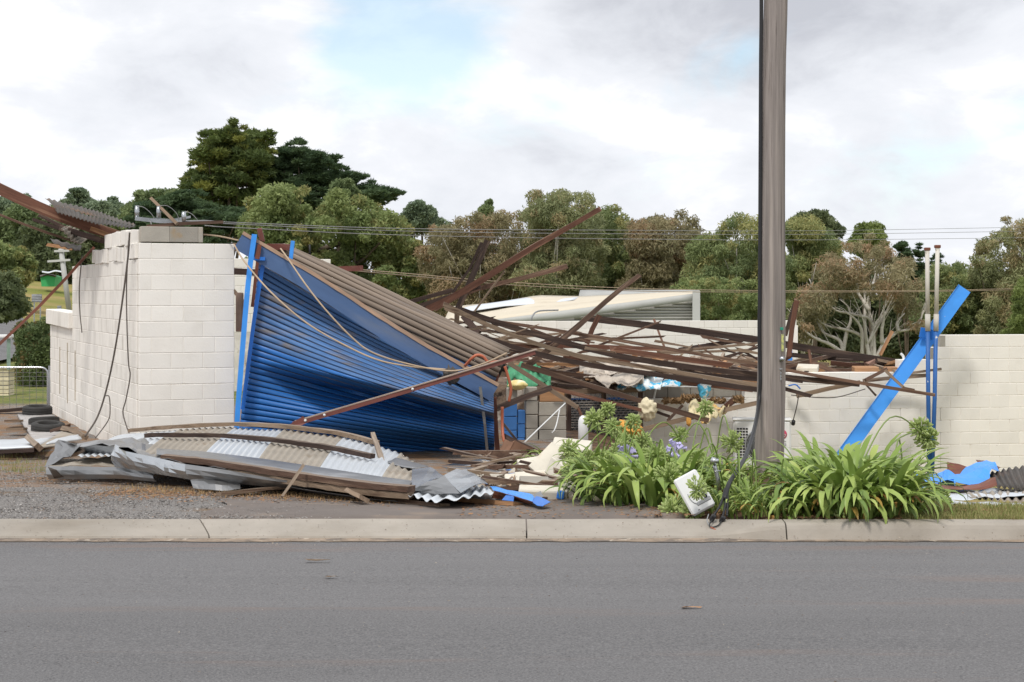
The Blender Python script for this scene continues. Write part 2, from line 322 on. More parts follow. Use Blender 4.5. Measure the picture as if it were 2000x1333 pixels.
def asphalt_mat():
    m, nt, N, L, bs = node_mat('road_asphalt')
    tc = N.new('ShaderNodeTexCoord'); V = tc.outputs['Object']
    def nz(sc, st, det=5, rg=.6, dist=0):
        mp = N.new('ShaderNodeMapping'); mp.inputs['Scale'].default_value = st; L.new(V, mp.inputs[0])
        n = N.new('ShaderNodeTexNoise'); n.inputs['Scale'].default_value = sc; n.inputs['Detail'].default_value = det; n.inputs['Roughness'].default_value = rg; n.inputs['Distortion'].default_value = dist
        L.new(mp.outputs[0], n.inputs['Vector']); return n.outputs['Fac']
    def mr(v, a, b, c, d):
        n = N.new('ShaderNodeMapRange'); L.new(v, n.inputs[0])
        for i, x in enumerate((a, b, c, d)): n.inputs[i+1].default_value = x
        return n.outputs[0]
    def mix(f, a, b):
        n = N.new('ShaderNodeMix'); n.data_type = 'RGBA'; L.new(f, n.inputs['Factor'])
        for k, x in (('A', a), ('B', b)):
            if isinstance(x, tuple): n.inputs[k].default_value = (*x, 1)
            else: L.new(x, n.inputs[k])
        return n.outputs['Result']
    band = nz(1.0, (0.07, 0.75, 1), 7, .68, 0.6)         # wheel tracks and seal joins run along the road
    c = mix(mr(band, .34, .66, 0, 1), (0.100, 0.098, 0.100), (0.155, 0.151, 0.153))
    grit = nz(85, (1, 1, 1), 3, .75); c = mix(mr(grit, .42, .72, 0, .85), c, (0.25, 0.245, 0.245))
    grit2 = nz(60, (1, 1, 1), 3, .7); c = mix(mr(grit2, .57, .68, 0, .8), c, (0.060, 0.057, 0.059))
    red = nz(1.0, (0.16, 1.5, 1), 6, .72); c = mix(mr(red, .56, .74, 0, .5), c, (0.24, 0.155, 0.115))
    fleck = nz(38, (1, 1.0, 1), 2, .5); c = mix(mr(fleck, .74, .78, 0, .75), c, (0.38, 0.33, 0.28))
    L.new(c, bs.inputs['Base Color']); bs.inputs['Roughness'].default_value = .82; bs.inputs['Specular IOR Level'].default_value = .35
    b = N.new('ShaderNodeBump'); b.inputs['Strength'].default_value = .8; b.inputs['Distance'].default_value = .006; L.new(grit, b.inputs['Height']); L.new(b.outputs[0], bs.inputs['Normal'])
    return m
ASPHALT = asphalt_mat()

def ground_mat():
    """One ground sheet: gravel lot, dirt, lawn strip, far field and creek scrub, told apart by where they lie."""
    m, nt, N, L, bs = node_mat('ground_mix')
    tc = N.new('ShaderNodeTexCoord'); V = tc.outputs['Object']
    sep = N.new('ShaderNodeSeparateXYZ'); L.new(V, sep.inputs[0]); X, Y, Z = sep.outputs
    def nz(sc, det=5, rg=.6, st=(1, 1, 1)):
        mp = N.new('ShaderNodeMapping'); mp.inputs['Scale'].default_value = st; L.new(V, mp.inputs[0])
        n = N.new('ShaderNodeTexNoise'); n.inputs['Scale'].default_value = sc; n.inputs['Detail'].default_value = det; n.inputs['Roughness'].default_value = rg
        L.new(mp.outputs[0], n.inputs['Vector']); return n.outputs['Fac']
    def mr(v, a, b, c=0, d=1):
        n = N.new('ShaderNodeMapRange'); n.interpolation_type = 'SMOOTHSTEP'; L.new(v, n.inputs[0])
        for i, x in enumerate((a, b, c, d)): n.inputs[i+1].default_value = x
        return n.outputs[0]
    def ma(op, a, b):
        n = N.new('ShaderNodeMath'); n.operation = op
        for i, v in enumerate((a, b)):
            if isinstance(v, (int, float)): n.inputs[i].default_value = v
            else: L.new(v, n.inputs[i])
        return n.outputs[0]
    def mix(f, a, b):
        n = N.new('ShaderNodeMix'); n.data_type = 'RGBA'; L.new(f, n.inputs['Factor'])
        for k, x in (('A', a), ('B', b)):
            if isinstance(x, tuple): n.inputs[k].default_value = (*x, 1)
            else: L.new(x, n.inputs[k])
        return n.outputs['Result']
    g1 = nz(70, 3, .7); g2 = nz(28, 3, .6); big = nz(.8, 5); mid = nz(3.2, 6, .65)
    gravel = mix(mr(g1, .35, .68), (0.115, 0.108, 0.105), (0.36, 0.34, 0.32))
    gravel = mix(mr(g2, .58, .72, 0, .7), gravel, (0.27, 0.20, 0.14))
    dirt = mix(mr(mid, .35, .7), (0.13, 0.095, 0.068), (0.24, 0.175, 0.12))
    near = mix(mr(big, .52, .66), gravel, dirt)
    # leaf litter and bark against the wreckage
    wig = ma('ADD', Y, ma('MULTIPLY', ma('SUBTRACT', mid, .5), 1.6))
    near = mix(ma('MULTIPLY', mr(wig, 14.2, 15.6), mr(mid, .38, .62)), near, (0.27, 0.165, 0.095))
    # garden bed and yard on the right are dark soil
    xw = ma('ADD', X, ma('MULTIPLY', ma('SUBTRACT', mid, .5), .9))
    soil = mix(mr(mid, .4, .62), (0.085, 0.055, 0.04), (0.19, 0.115, 0.07))
    near = mix(mr(xw, 0.5, 0.9), near, soil)
    dry = mix(mr(mid, .38, .64), (0.20, 0.19, 0.055), (0.34, 0.265, 0.12))
    near = mix(mr(xw, 2.9, 3.3), near, dry)
    lawn = mix(mr(nz(1.7, 6, .7), .36, .66), (0.105, 0.145, 0.035), (0.235, 0.215, 0.075))
    c = mix(mr(wig, 29.6, 31.0), near, lawn)
    field = mix(mr(nz(.055, 5, .65), .38, .6), (0.19, 0.205, 0.045), (0.34, 0.255, 0.105))
    c = mix(mr(Y, 60, 75), c, field)
    L.new(c, bs.inputs['Base Color']); bs.inputs['Roughness'].default_value = .95; bs.inputs['Specular IOR Level'].default_value = .2
    b = N.new('ShaderNodeBump'); b.inputs['Strength'].default_value = .7; b.inputs['Distance'].default_value = .02; L.new(g1, b.inputs['Height']); L.new(b.outputs[0], bs.inputs['Normal'])
    return m
GROUND = ground_mat()

# ------------------------------------------------------------------ ground, road, kerb
def build_ground():
    xs = np.unique(np.concatenate([np.linspace(-9, 10, 96), np.linspace(-40, 40, 81), np.linspace(-160, 160, 65), np.linspace(-1500, 1500, 41)]))
    ys = np.unique(np.concatenate([[-30, -5, 5, 10.5, 10.8], np.linspace(10.9, 32, 110), np.linspace(32, 80, 49), np.linspace(80, 320, 61), np.linspace(320, 2600, 30)]))
    rg = np.random.RandomState(3); vs = []
    for y in ys:
        for x in xs:
            z = ground_z(float(x), float(y)) if y > 10.85 else -0.06
            if 11.5 < y < 34: z += mnoise.noise(Vector((x*1.7, y*1.7, 0)))*.022+mnoise.noise(Vector((x*5.2, y*5.2, 3)))*.008
            vs.append((x, y, z))
    w = len(xs); fs = [(j*w+i, j*w+i+1, (j+1)*w+i+1, (j+1)*w+i) for j in range(len(ys)-1) for i in range(w-1)]
    o = link('ground', mesh('ground', vs, fs), GROUND, smooth=True); struct(o)
    # road: one long sheet with its camber
    vs = []; X = np.linspace(-60, 60, 121); Yr = [-12, -6, -2, 0, 2, 4, 6, 8, 9.5, 10.2, 10.80]
    for y in Yr:
        for x in X: vs.append((x, y, 0.0+0.035*math.exp(-((y-4.5)/3.5)**2)-.018*sstep(9.4, 10.80, y)))
    w = len(X); fs = [(j*w+i, j*w+i+1, (j+1)*w+i+1, (j+1)*w+i) for j in range(len(Yr)-1) for i in range(w-1)]
    struct(link('road', mesh('road', vs, fs), ASPHALT, smooth=True))
build_ground()

def kerb_profile(k):
    """Cross-section (y, z) of the kerb; k = 0 dropped crossover apron, k = 1 full upright kerb."""
    drop = [(10.76, -0.05), (10.77, -0.012), (10.80, -0.010), (10.808, 0.004), (10.84, 0.013), (11.00, 0.034), (11.20, 0.056), (11.24, 0.058), (11.26, 0.03), (11.26, -0.05)]
    full = [(10.70, -0.05), (10.71, -0.014), (10.735, -0.010), (10.765, 0.055), (10.78, 0.078), (10.81, 0.093), (10.92, 0.100), (10.945, 0.096), (10.95, 0.06), (10.95, -0.05)]
    return [(lerp(a[0], b[0], k), lerp(a[1], b[1], k)) for a, b in zip(drop, full)]
def build_kerb():
    root = bpy.data.objects.new('kerb', None); COL.objects.link(root); struct(root)
    cuts = [-16.0, -12.0, -8.0, -4.6, -2.06, 0.10, 1.86, 4.9, 8.5, 12.0, 16.0]
    for a, b in zip(cuts, cuts[1:]):
        n = max(4, int((b-a)/0.15)); vs, fs = [], []
        a += .005; b -= .005
        for i in range(n+1):
            x = lerp(a, b, i/n); k = sstep(1.36, 1.84, x); pr = kerb_profile(k)
            for j, (y, z) in enumerate(pr):
                q = mnoise.noise(Vector((x*2.2, y*3, z*3)))*.004 if 2 <= j <= 8 else 0
                skew = (y-10.8)*(-.35) if (i == 0 and abs(a+2.055) < .02) or (i == n and abs(b+2.065) < .02) else 0
                vs.append((x+skew, y, z+q))
        m = len(pr)
        fs = [(i*m+j, i*m+j+1, (i+1)*m+j+1, (i+1)*m+j) for i in range(n) for j in range(m-1)]
        fs += [tuple(range(m)), tuple(range(n*m, n*m+m))[::-1]]
        link('kerb_segment', mesh('kerb_segment', vs, [f[::-1] for f in fs]), CONC, root, smooth=False)
build_kerb()
def build_gutter_dirt():
    vs, fs = [], []; n = 420
    for i in range(n+1):
        x = lerp(-9, 9, i/n); w = .045+.05*max(0, mnoise.noise(Vector((x*1.3, 0, 4))))+.025*mnoise.noise(Vector((x*7, 1, 0)))
        for y in (10.70-w, 10.70, lerp(10.802, 10.74, sstep(1.36, 1.84, x))): vs.append((x, y, .035*math.exp(-((y-4.5)/3.5)**2)-.018*sstep(9.4, 10.8, y)+.006))
    fs = [(i*3+j, i*3+3+j, i*3+4+j, i*3+1+j) for i in range(n) for j in range(2)]
    m = M('gutter_silt', (.28, .215, .16), .95, var=.4, scale=9, bump=.5, bscale=60, second=(.17, .14, .115), s_scale=5, s_lo=.45, s_hi=.6, third=(.42, .36, .29), t_scale=14, t_lo=.6, t_hi=.66)
    struct(link('gutter', mesh('gutter', vs, fs), m))
build_gutter_dirt()

# asphalt apron of the driveway behind the crossover
def build_drive():
    def pt(u, v):
        x = lerp(-2.3, 1.35, u); y = lerp(11.27, 16.0, v)
        if u == 0: x += mnoise.noise(Vector((0, y*1.1, 0)))*.5
        if u == 1: x += -0.25+mnoise.noise(Vector((5, y*1.3, 0)))*.35-(y-11.3)*.12
        return Vector((x, y, max(ground_z(x, y), ground_z(-1.5, y)-.02)+.012+mnoise.noise(Vector((x, y, 0)))*.006))
    m = M('driveway_asphalt', (0.135, 0.115, 0.103), .92, var=.14, scale=2.2, bump=.5, bscale=120, second=(0.21, 0.165, 0.13), s_lo=.5, s_hi=.75, s_scale=1.6, third=(.3, .25, .2), t_lo=.69, t_hi=.72, t_scale=24, bdist=.004)
    struct(surf('driveway', pt, 30, 26, m, thick=0))
build_drive()

# far road climbing the hill on the left
def build_far_road():
    c = [P(-330, 700, 40), P(-130, 700, 54), P(-52, 655, 76), P(-62, 620, 100), P(-105, 600, 135), P(-190, 590, 180)]
    c = [Vector((p.x, p.y, 0)) for p in c]; q = smooth_pts(c, 8); vs, fs = [], []
    for i, p in enumerate(q):
        t = (q[min(i+1, len(q)-1)]-q[max(i-1, 0)]); s = Vector((t.y, -t.x, 0)).normalized()
        for k in (-1, -.5, 0, .5, 1):
            v = p+s*k*3.0; vs.append((v.x, v.y, ground_z(v.x, v.y)+.12))
    fs = [(i*5+j, i*5+j+1, i*5+j+6, i*5+j+5) for i in range(len(q)-1) for j in range(4)]
    struct(link('hill_road', mesh('hill_road', vs, fs), ASPHALT, smooth=True))
build_far_road()

# ------------------------------------------------------------------ block walls
BL, BH, BT = 0.40, 0.20, 0.19
def wall_blocks(root, A, dvec, rows, course0_z, length_fn, start_fn, mat, mod=BL, gap=0.004, nrm=None, bond=0.5, bt=BT, lean=None, skip=None, alt=None):
    """Lay single blocks from A along dvec: row r from start_fn(r) to length_fn(r) metres, half-bond alternate rows."""
    d = dvec.normalized(); n = nrm or Vector((d.y, -d.x, 0)); R3 = Matrix((d, -n, Vector((0, 0, 1)))).transposed()
    k = 0
    for r in range(rows):
        s0, s1 = start_fn(r), length_fn(r)
        x = s0 - (mod*bond if r % 2 else 0); z = course0_z+r*BH+BH/2
        while x < s1-0.03:
            a, b = max(x, s0), min(x+mod, s1); x += mod
            if b-a < .05: continue
            if skip and skip(r, (a+b)/2): continue
            c = A+d*((a+b)/2)-n*(bt/2)+Vector((0, 0, z-A.z)); q = R3.copy()
            if lean:
                off, rot = lean(r, (a+b)/2); c = c+off; q = q @ rot
            mm = alt(r, (a+b)/2) if alt else mat
            box('block', c, (round(b-a-gap, 2), bt, BH-gap), mm or mat, root, q, bev=.006, key=mat.name+(mm.name if mm else '')); k += 1
    return k
def mortar_core(root, A, dvec, s0, s1, z0, z1, bt=BT, nrm=None):
    d = dvec.normalized(); n = nrm or Vector((d.y, -d.x, 0)); R3 = Matrix((d, -n, Vector((0, 0, 1)))).transposed()
    c = A+d*((s0+s1)/2)-n*(bt/2); c.z = (z0+z1)/2
    box('mortar', c, (s1-s0-.02, bt-.012, z1-z0), MORTAR, root, R3, bev=0)

# left shop wall: front pier and long side wall of the fallen building
CORN = P(272, 600, 20.1); CORN.z = -0.5
PE = P(458, 600, 20.5); PE.z = -0.5
FD = (PE-CORN).normalized(); SDV = P(98, 600, 28.3); SDV.z = -0.5; SD = (SDV-CORN).normalized()
PLEN = (PE-CORN).length; SLEN = (SDV-CORN).length; S1 = (P(141, 600, 25.7)-P(272, 600, 20.1)).length
def build_left_wall():
    root = empty('block_wall', CORN, 'tall cream painted block wall with broken top beside the blue roller door', 'wall')
    rg = random.Random(5)
    nF = Vector((FD.y, -FD.x, 0)); nS = Vector((SD.y, -SD.x, 0))
    if nS.x > 0: nS = -nS
    # the front face, 14 courses, and the loose grey course above
    wall_blocks(root, CORN, FD, 14, -0.5, lambda r: PLEN, lambda r: 0.0, WHITEBLK, bond=.62)
    mortar_core(root, CORN, FD, 0, PLEN, -0.5, 2.285)
    wall_blocks(root, CORN+Vector((0, 0, 0)), FD, 1, 2.3, lambda r: .80, lambda r: 0.02, GREYBLK, mod=.36,
                lean=lambda r, s: (Vector((0, 0, .012)), Matrix.Rotation(rg.uniform(-.03, .03), 3, 'Z')))
    # the long side wall: courses break off towards the back
    A = CORN+FD*BT*0.02
    def top(r): return S1 if r < 13 else (S1*.62 if r == 13 else S1*.44)
    def lean(r, s):
        if r >= 13: return (nS*rg.uniform(-.01, .03)+Vector((0, 0, rg.uniform(-.02, .01))), Matrix.Rotation(rg.uniform(-.05, .05), 3, 'Y') @ Matrix.Rotation(rg.uniform(-.04, .04), 3, 'Z'))
        return (Vector(), Matrix.Identity(3))
    gaps = lambda r, s: (r == 12 and (abs(s-S1*.78) < .22)) or (r == 13 and abs(s-S1*.5) < .0)
    wall_blocks(root, CORN, SD, 15, -0.5, top, lambda r: 0.195, SIDEBLK, nrm=nS, lean=lean, skip=gaps)
    mortar_core(root, CORN, SD, .2, S1-.01, -0.5, 2.08, nrm=nS)
    # lower wall carrying on behind, with its coping
    wall_blocks(root, CORN, SD, 8, -0.5, lambda r: SLEN, lambda r: S1+.005, SIDEBLK, nrm=nS)
    mortar_core(root, CORN, SD, S1+.01, SLEN, -0.5, 1.09, nrm=nS)
    R3 = Matrix((SD, -nS, Vector((0, 0, 1)))).transposed()
    c = CORN+SD*((S1+SLEN)/2)-nS*.08; c.z = 1.24
    box('coping', c, (SLEN-S1+.06, .30, .26), SIDEBLK, root, R3 @ Matrix.Rotation(-.012, 3, 'Y'), bev=.01)
    for s, h in ((S1+.55, 1.0), (S1+1.5, .8), (S1-.35, .8)):
        c = CORN+SD*s+nS*.002; c.z = .35
        box('vent_slot', c, (.05, .012, h), M('slot_stain', (.42, .36, .27), .95), root, R3, bev=.002)
    return root
build_left_wall()

# right wall of the yard, stepped at the collapse
RA = P(1256, 600, 25.2); RB = P(2150, 600, 26.4); RA.z = RB.z = 0
RD = (RB-RA).normalized(); RLEN = (RB-RA).length
def rx(px):            # distance along the right wall at photo column px
    k = (px-1000.0)/F; t = (k*RA.y-RA.x)/(RD.x-k*RD.y); return t
RTOP = 0.985           # top of the highest course
def build_right_wall():
    root = empty('block_wall', RA, 'long white painted block wall behind the clumps of strap leaves, stepped down where it broke', 'wall')
    rows = 12; z0 = RTOP-rows*BH
    starts = {11: rx(1836), 10: rx(1817), 9: rx(1757), 8: rx(1541), 7: rx(1455)}
    wall_blocks(root, RA, RD, rows, z0, lambda r: RLEN, lambda r: starts.get(r, 0.0), WHITEBLK, mod=0.344)
    mortar_core(root, RA, RD, 0, rx(1455), z0, z0+7*BH-.012); mortar_core(root, RA, RD, rx(1455)+.01, rx(1757), z0, z0+8*BH-.012)
    mortar_core(root, RA, RD, rx(1541)+.02, rx(1757), z0+8*BH-.01, z0+9*BH-.012); mortar_core(root, RA, RD, rx(1757)+.02, rx(1836), z0, z0+10*BH-.012)
    mortar_core(root, RA, RD, rx(1836)+.02, RLEN, z0, RTOP-.012)
    # inner course of bare grey blocks showing behind the broken edge
    B = RA+Vector((0, .26, 0))
    wall_blocks(root, B, RD, 1, z0+7*BH+.0, lambda r: rx(1452), lambda r: rx(1262), GREYBLK, mod=.378, bond=0)
    # bare block returns at the stepped ends
    for px, z in ((1838, RTOP-.1), (1818, RTOP-.3)):
        c = RA+RD*(rx(px)+.03)-Vector((RD.y, -RD.x, 0))*.095; c.z = z
        box('broken_block_end', c, (.10, .193, .192), GREYBLK, root, Matrix((RD, Vector((-RD.y, RD.x, 0)), Vector((0, 0, 1)))).transposed(), bev=.008)
    return root
build_right_wall()

# far back wall of the building
def build_back_wall():
    A = P(880, 600, 41.0); B = P(1556, 600, 42.6); A.z = B.z = 0; d = (B-A); L = d.length
    root = empty('block_wall', A, 'far white painted block wall standing at the back of the wreck', 'wall')
    z0 = 0.95-9*BH
    wall_blocks(root, A, d, 9, z0, lambda r: L, lambda r: 0, WHITEBLK, gap=.008)
    mortar_core(root, A, d, 0, L, z0, .94)
    return root
build_back_wall()

# broken pier right of the roller door: blue painted on its street face, bare grey inside
def build_pier():
    A = P(984, 600, 22.9); A.z = -0.55; d = Vector((1, .12, 0)).normalized()
    root = empty('broken_pier', A, 'broken block pier half painted blue and half bare grey right of the roller door', 'pier')
    rg = random.Random(8)
    R3 = frame(d, Vector((0, 0, 1))); k = 0
    def put(x0, x1, ztop, n, mt, dy=0.0):
        for r in range(n):
            c = A+d*((x0+x1)/2)+Vector((0, dy, 0)); c.z = ztop-.1-r*.2; o = rg.uniform(-.01, .01)
            box('block', c+Vector((o, o, 0)), (x1-x0-.006, .19, .194), mt, root, R3 @ Matrix.Rotation(rg.uniform(-.03, .03), 3, 'Z'), bev=.008, jit=.003, key='p%d%.2f%s' % (r, x0, mt.name))
    put(0, .19, .09, 4, BLUEBLK); put(.19, .30, -.02, 3, BLUEBLK); put(.05, .20, .30, 1, GREYBLK, .03)
    put(.305, .49, .31, 5, GREYBLK, .05); put(.50, .90, .09, 4, GREYBLK, .05)
    box('block', A+d*.20+Vector((0, 0, -.02)), (.5, .18, .2), GREYBLK, root, R3)
    box('timber_packing', A+d*.70+Vector((0, .06, .72)), (.36, .10, .155), FRESHT, root, R3, bev=.004)
    return root
build_pier()

# rear block wall behind the tall front wall, seen through the gap by the door
def build_rear_wall():
    A = P(380, 600, 34.0); B = P(646, 600, 35.0); A.z = B.z = 0; d = B-A; L = d.length
    root = empty('block_wall', A, 'white block wall inside the wreck seen through the gap beside the door track', 'wall')
    zt = P(640, 506, 34.8).z; z0 = zt-15*BH
    wall_blocks(root, A, d, 15, z0, lambda r: L, lambda r: 0 if r > 6 else L-1.2, WHITEBLK, gap=.008)
    mortar_core(root, A, d, 0, L, z0, zt-.01)
build_rear_wall()
# ------------------------------------------------------------------ roller door and what hangs on it
def PL(pts): return [P(*p) for p in pts]
def cloth(a, b, n=10):
    return resample(PL(a), n), resample(PL(b), n)
def loft(name, A, B, mat, parent=None, nu=16, nv=4, sag=0.0, crump=0.0, thick=0.003, freq=6.0, smooth=True, corr=None):
    """A sheet between two polylines, crumpled a little; corr = (waves, amplitude) folds it into corrugations along u."""
    a = resample(PL(A), nu); b = resample(PL(B), nu)
    nrm = (a[-1]-a[0]).cross(b[0]-a[0]); nrm = nrm.normalized() if nrm.length > 1e-6 else Vector((0, -1, 0))
    def fn(u, v):
        i = min(nu, int(round(u*nu))); p = a[i].lerp(b[i], v)
        p = p+nrm*(sag*math.sin(math.pi*v))
        if crump: p = p+nrm*(mnoise.noise(p*freq)*crump)
        if corr: p = p+nrm*(math.sin(u*corr[0]*2*math.pi)*corr[1])
        return p
    return surf(name, fn, nu, nv, mat, parent, thick, smooth)

def build_door():
    root = empty('roller_door', P(464, 872, 20.4), 'buckled blue roller door torn down on its right side', 'door')
    LT, LB, RT, RB_ = (506, 514), (463, 878), (964, 762), (966, 912)
    n = 31
    def base(u, v):
        lx = lerp(LT[0], LB[0], v); ly = lerp(LT[1], LB[1], v); rx_ = lerp(RT[0], RB_[0], v); ry = lerp(RT[1], RB_[1], v**1.12)
        px = lerp(lx, rx_, u); py = lerp(ly, ry, u)+math.sin(math.pi*u)*(4-14*(v-.5))
        fold = sstep(.0, .45, u)*(1-.55*sstep(.75, 1, u))
        c = .50-.16*u                                      # the crease drops a little to the right
        bulge = sstep(0.02, c, v)*(1-sstep(c, c+.10, v))
        low = sstep(c+.10, c+.27, v)*(1-sstep(c+.30, c+.50, v)); tuck = sstep(.62, .95, v)*sstep(.2, .8, u)
        Y = lerp(20.5, 20.75, u)-.85*fold*bulge+.38*fold*sstep(c, c+.1, v)-.42*fold*low+.30*tuck+.14*math.sin(3*u+4*v)*fold
        return P(px, py, Y)
    slat_m = M('door_slat', (0.020, 0.135, 0.42), 0.42, var=0.10, scale=3, bump=0.05, bscale=30, rnd=0.05, stretch=(.5, 3, 3), second=(0.03, 0.10, 0.27), s_lo=0.5, s_hi=0.8, s_scale=1.3)
    dust_m = M('door_slat_dusty', (0.060, 0.150, 0.34), 0.55, var=0.18, scale=3, bump=0.05, bscale=30, rnd=0.08, stretch=(.4, 3, 3), second=(0.16, 0.145, 0.14), s_lo=0.48, s_hi=0.74, s_scale=1.6)
    ledge_m = M('slat_ledge_dust', (0.17, 0.145, 0.125), .8, var=.4, scale=3, stretch=(.4, 3, 3), second=(0.04, 0.09, 0.2), s_lo=.4, s_hi=.7, s_scale=1.0)
    prof = [(0.0, .030), (.075, .001), (.16, -.006), (.5, -.010), (.80, -.007), (.89, 0.0), (.945, .028), (1.0, .030)]
    for k in range(n):
        v0 = k/n; m = len(prof)
        nu = 34; vs = []
        for j in range(m):
            for i in range(nu+1):
                u = i/nu; v = (k+prof[j][0])/n; p = base(u, v)
                p.y += prof[j][1]; vs.append(p)
        o0 = vs[0].copy(); vs = [q-o0 for q in vs]; w = nu+1
        fs = [(j*w+i, (j+1)*w+i, (j+1)*w+i+1, j*w+i+1) for j in range(m-1) for i in range(nu)]
        me = mesh('slat', vs, fs); me.materials.append(dust_m if k < 13 else slat_m); me.materials.append(ledge_m)
        if k < 22: me.polygons.foreach_set('material_index', [1 if q//nu == 0 else 0 for q in range(len(fs))])
        o = link('slat', me, None, root, Matrix.Translation(o0), smooth=True)
        md = o.modifiers.new('thickness', 'SOLIDIFY'); md.thickness = .002
    # side channels
    beam('track', PL([(497, 458, 20.27), (484, 560, 20.27), (466, 780, 20.25), (461, 860, 20.25)]), .066, .05, BRIGHTBLUE, root, rough=0)
    beam('track', PL([(516, 505, 20.42), (497, 620, 20.42), (474, 800, 20.42)]), .05, .04, BLUE, root, rough=0)
    beam('track', PL([(938, 756, 20.3), (944, 800, 20.3), (953, 898, 20.4)]), .034, .05, DULLGALV, root, rough=.002)
    # bracket between the track and the fascia
    beam('bracket', PL([(492, 505, 20.28), (518, 506, 20.3)]), .045, .05, BLUE, root, rough=0)
    box('end_stop', P(570, 489, 20.5), (.05, .03, .24), BRIGHTBLUE, root, Matrix.Rotation(.12, 3, 'Y'))
    # drum of rolled-up curtain behind the fascia
    a, b = P(538, 512, 20.95), P(978, 717, 21.05); ax = (b-a); R3 = frame(ax, Vector((0, 0, 1))); L = ax.length
    dustm = M('dusty_curtain', (0.245, 0.195, 0.155), .85, var=.2, scale=4, bump=.15, stretch=(.3, 3, 3), second=(.16, .135, .12), s_scale=2)
    nb = 22; r = .275
    for q in range(nb):
        a0, a1 = 2*math.pi*q/nb, 2*math.pi*(q+1)/nb; vs = []
        for i in range(13):
            x = L*i/12; rr = r+.012*math.sin(x*2.1+q)
            for (t, dr) in ((0, -.020), (.12, 0), (.5, .010), (.88, 0), (1, -.020)):
                an = lerp(a0, a1, t); vs.append((x, math.cos(an)*(rr+dr), math.sin(an)*(rr+dr)))
        fs = [(i*5+j, i*5+j+1, i*5+j+6, i*5+j+5) for i in range(12) for j in range(4)]
        mid = (a0+a1)/2; up = math.sin(mid); front = math.cos(mid)*(R3.col[1].y)
        mm = DUSTBLUE if (front < -.3 and up < -.45) else dustm
        o = link('rolled_slat', mesh('rolled_slat', vs, fs), mm, root, Matrix.Translation(a) @ R3.to_4x4(), smooth=True)
        md = o.modifiers.new('thickness', 'SOLIDIFY'); md.thickness = .003
    tube('drum_axle', [a-ax.normalized()*.12, b+ax.normalized()*.10], .045, BLACK, root, 12)
    tube('drum_end', [b-ax.normalized()*.05, b+ax.normalized()*.035], r*.62, BLACK, root, 24)
    return root
build_door()

def build_fascia():
    pts = PL([(466, 471, 20.33), (620, 561, 20.36), (790, 670, 20.4), (965, 768, 20.45)])
    root = empty('fascia_beam', pts[0], 'dusty blue boxed fascia beam slanting down across the roller door', 'beam')
    beam('front_board', pts, .225, .05, DUSTBLUE, root, nseg=30, rough=.002)
    up = Vector((.5, 0, .86)).normalized()
    tp = [p+Vector((.055, .04, .100)) for p in pts]
    beam('top_board', tp, .045, .15, M('raw_top_board', (.40, .27, .19), .85, var=.25, stretch=(.35, 8, 8), second=(.25, .16, .11)), root, nseg=30, rough=.004)
    beam('back_board', [p+Vector((0, .11, 0.0)) for p in pts], .2, .04, TIMBER, root, nseg=20)
    beam('splice_plate', PL([(507, 478, 20.27), (502, 506, 20.27)]), .055, .04, RUST, root)
    return root
build_fascia()

def thing_beam(label, cat, mat, hpx, t, pts, name='timber_beam', group=None, **kw):
    Y = sum(p[2] for p in pts)/len(pts); o = beam(name, PL(pts), hpx*.9*Y/F, t, mat, **kw)
    return tag(o, label, cat, group)

# maroon steel angle with bolts, propped across the door
def build_angle():
    pts = PL([(572, 829, 19.0), (800, 762, 19.1), (1045, 688, 19.7)])
    root = empty('steel_angle', pts[0], 'maroon steel angle with white bolt heads leaning across the blue door', 'steel')
    beam('web', pts, .060, .012, MAROON, root, rough=.001, nseg=18)
    fl = [p+Vector((.02, .03, .033)) for p in pts]
    beam('flange', fl, .010, .075, M('dusty_flange', (.40, .32, .26), .7, var=.15, stretch=(.4, 2, 2)), root, up=Vector((0, 0, 1)), rough=.001, nseg=18)
    q = resample(pts, 40)
    for i in (2, 5, 11, 14, 19, 23, 26, 29):
        c = q[i]; tube('bolt', [c+Vector((0, -.006, 0)), c+Vector((0, -.02, 0))], .017, WHITEP, root, 8)
    vs = [P(562, 832, 18.98), P(592, 813, 19.0), P(600, 826, 19.0), P(585, 833, 18.98)]
    vs += [v+Vector((0, .012, 0)) for v in vs]
    fs = [(0, 1, 2, 3), (7, 6, 5, 4)]+[(i, (i+1) % 4+0, (i+1) % 4+4, i+4) for i in range(4)]
    link('gusset', mesh('gusset', vs, fs), MAROON, root)
    return root
build_angle()

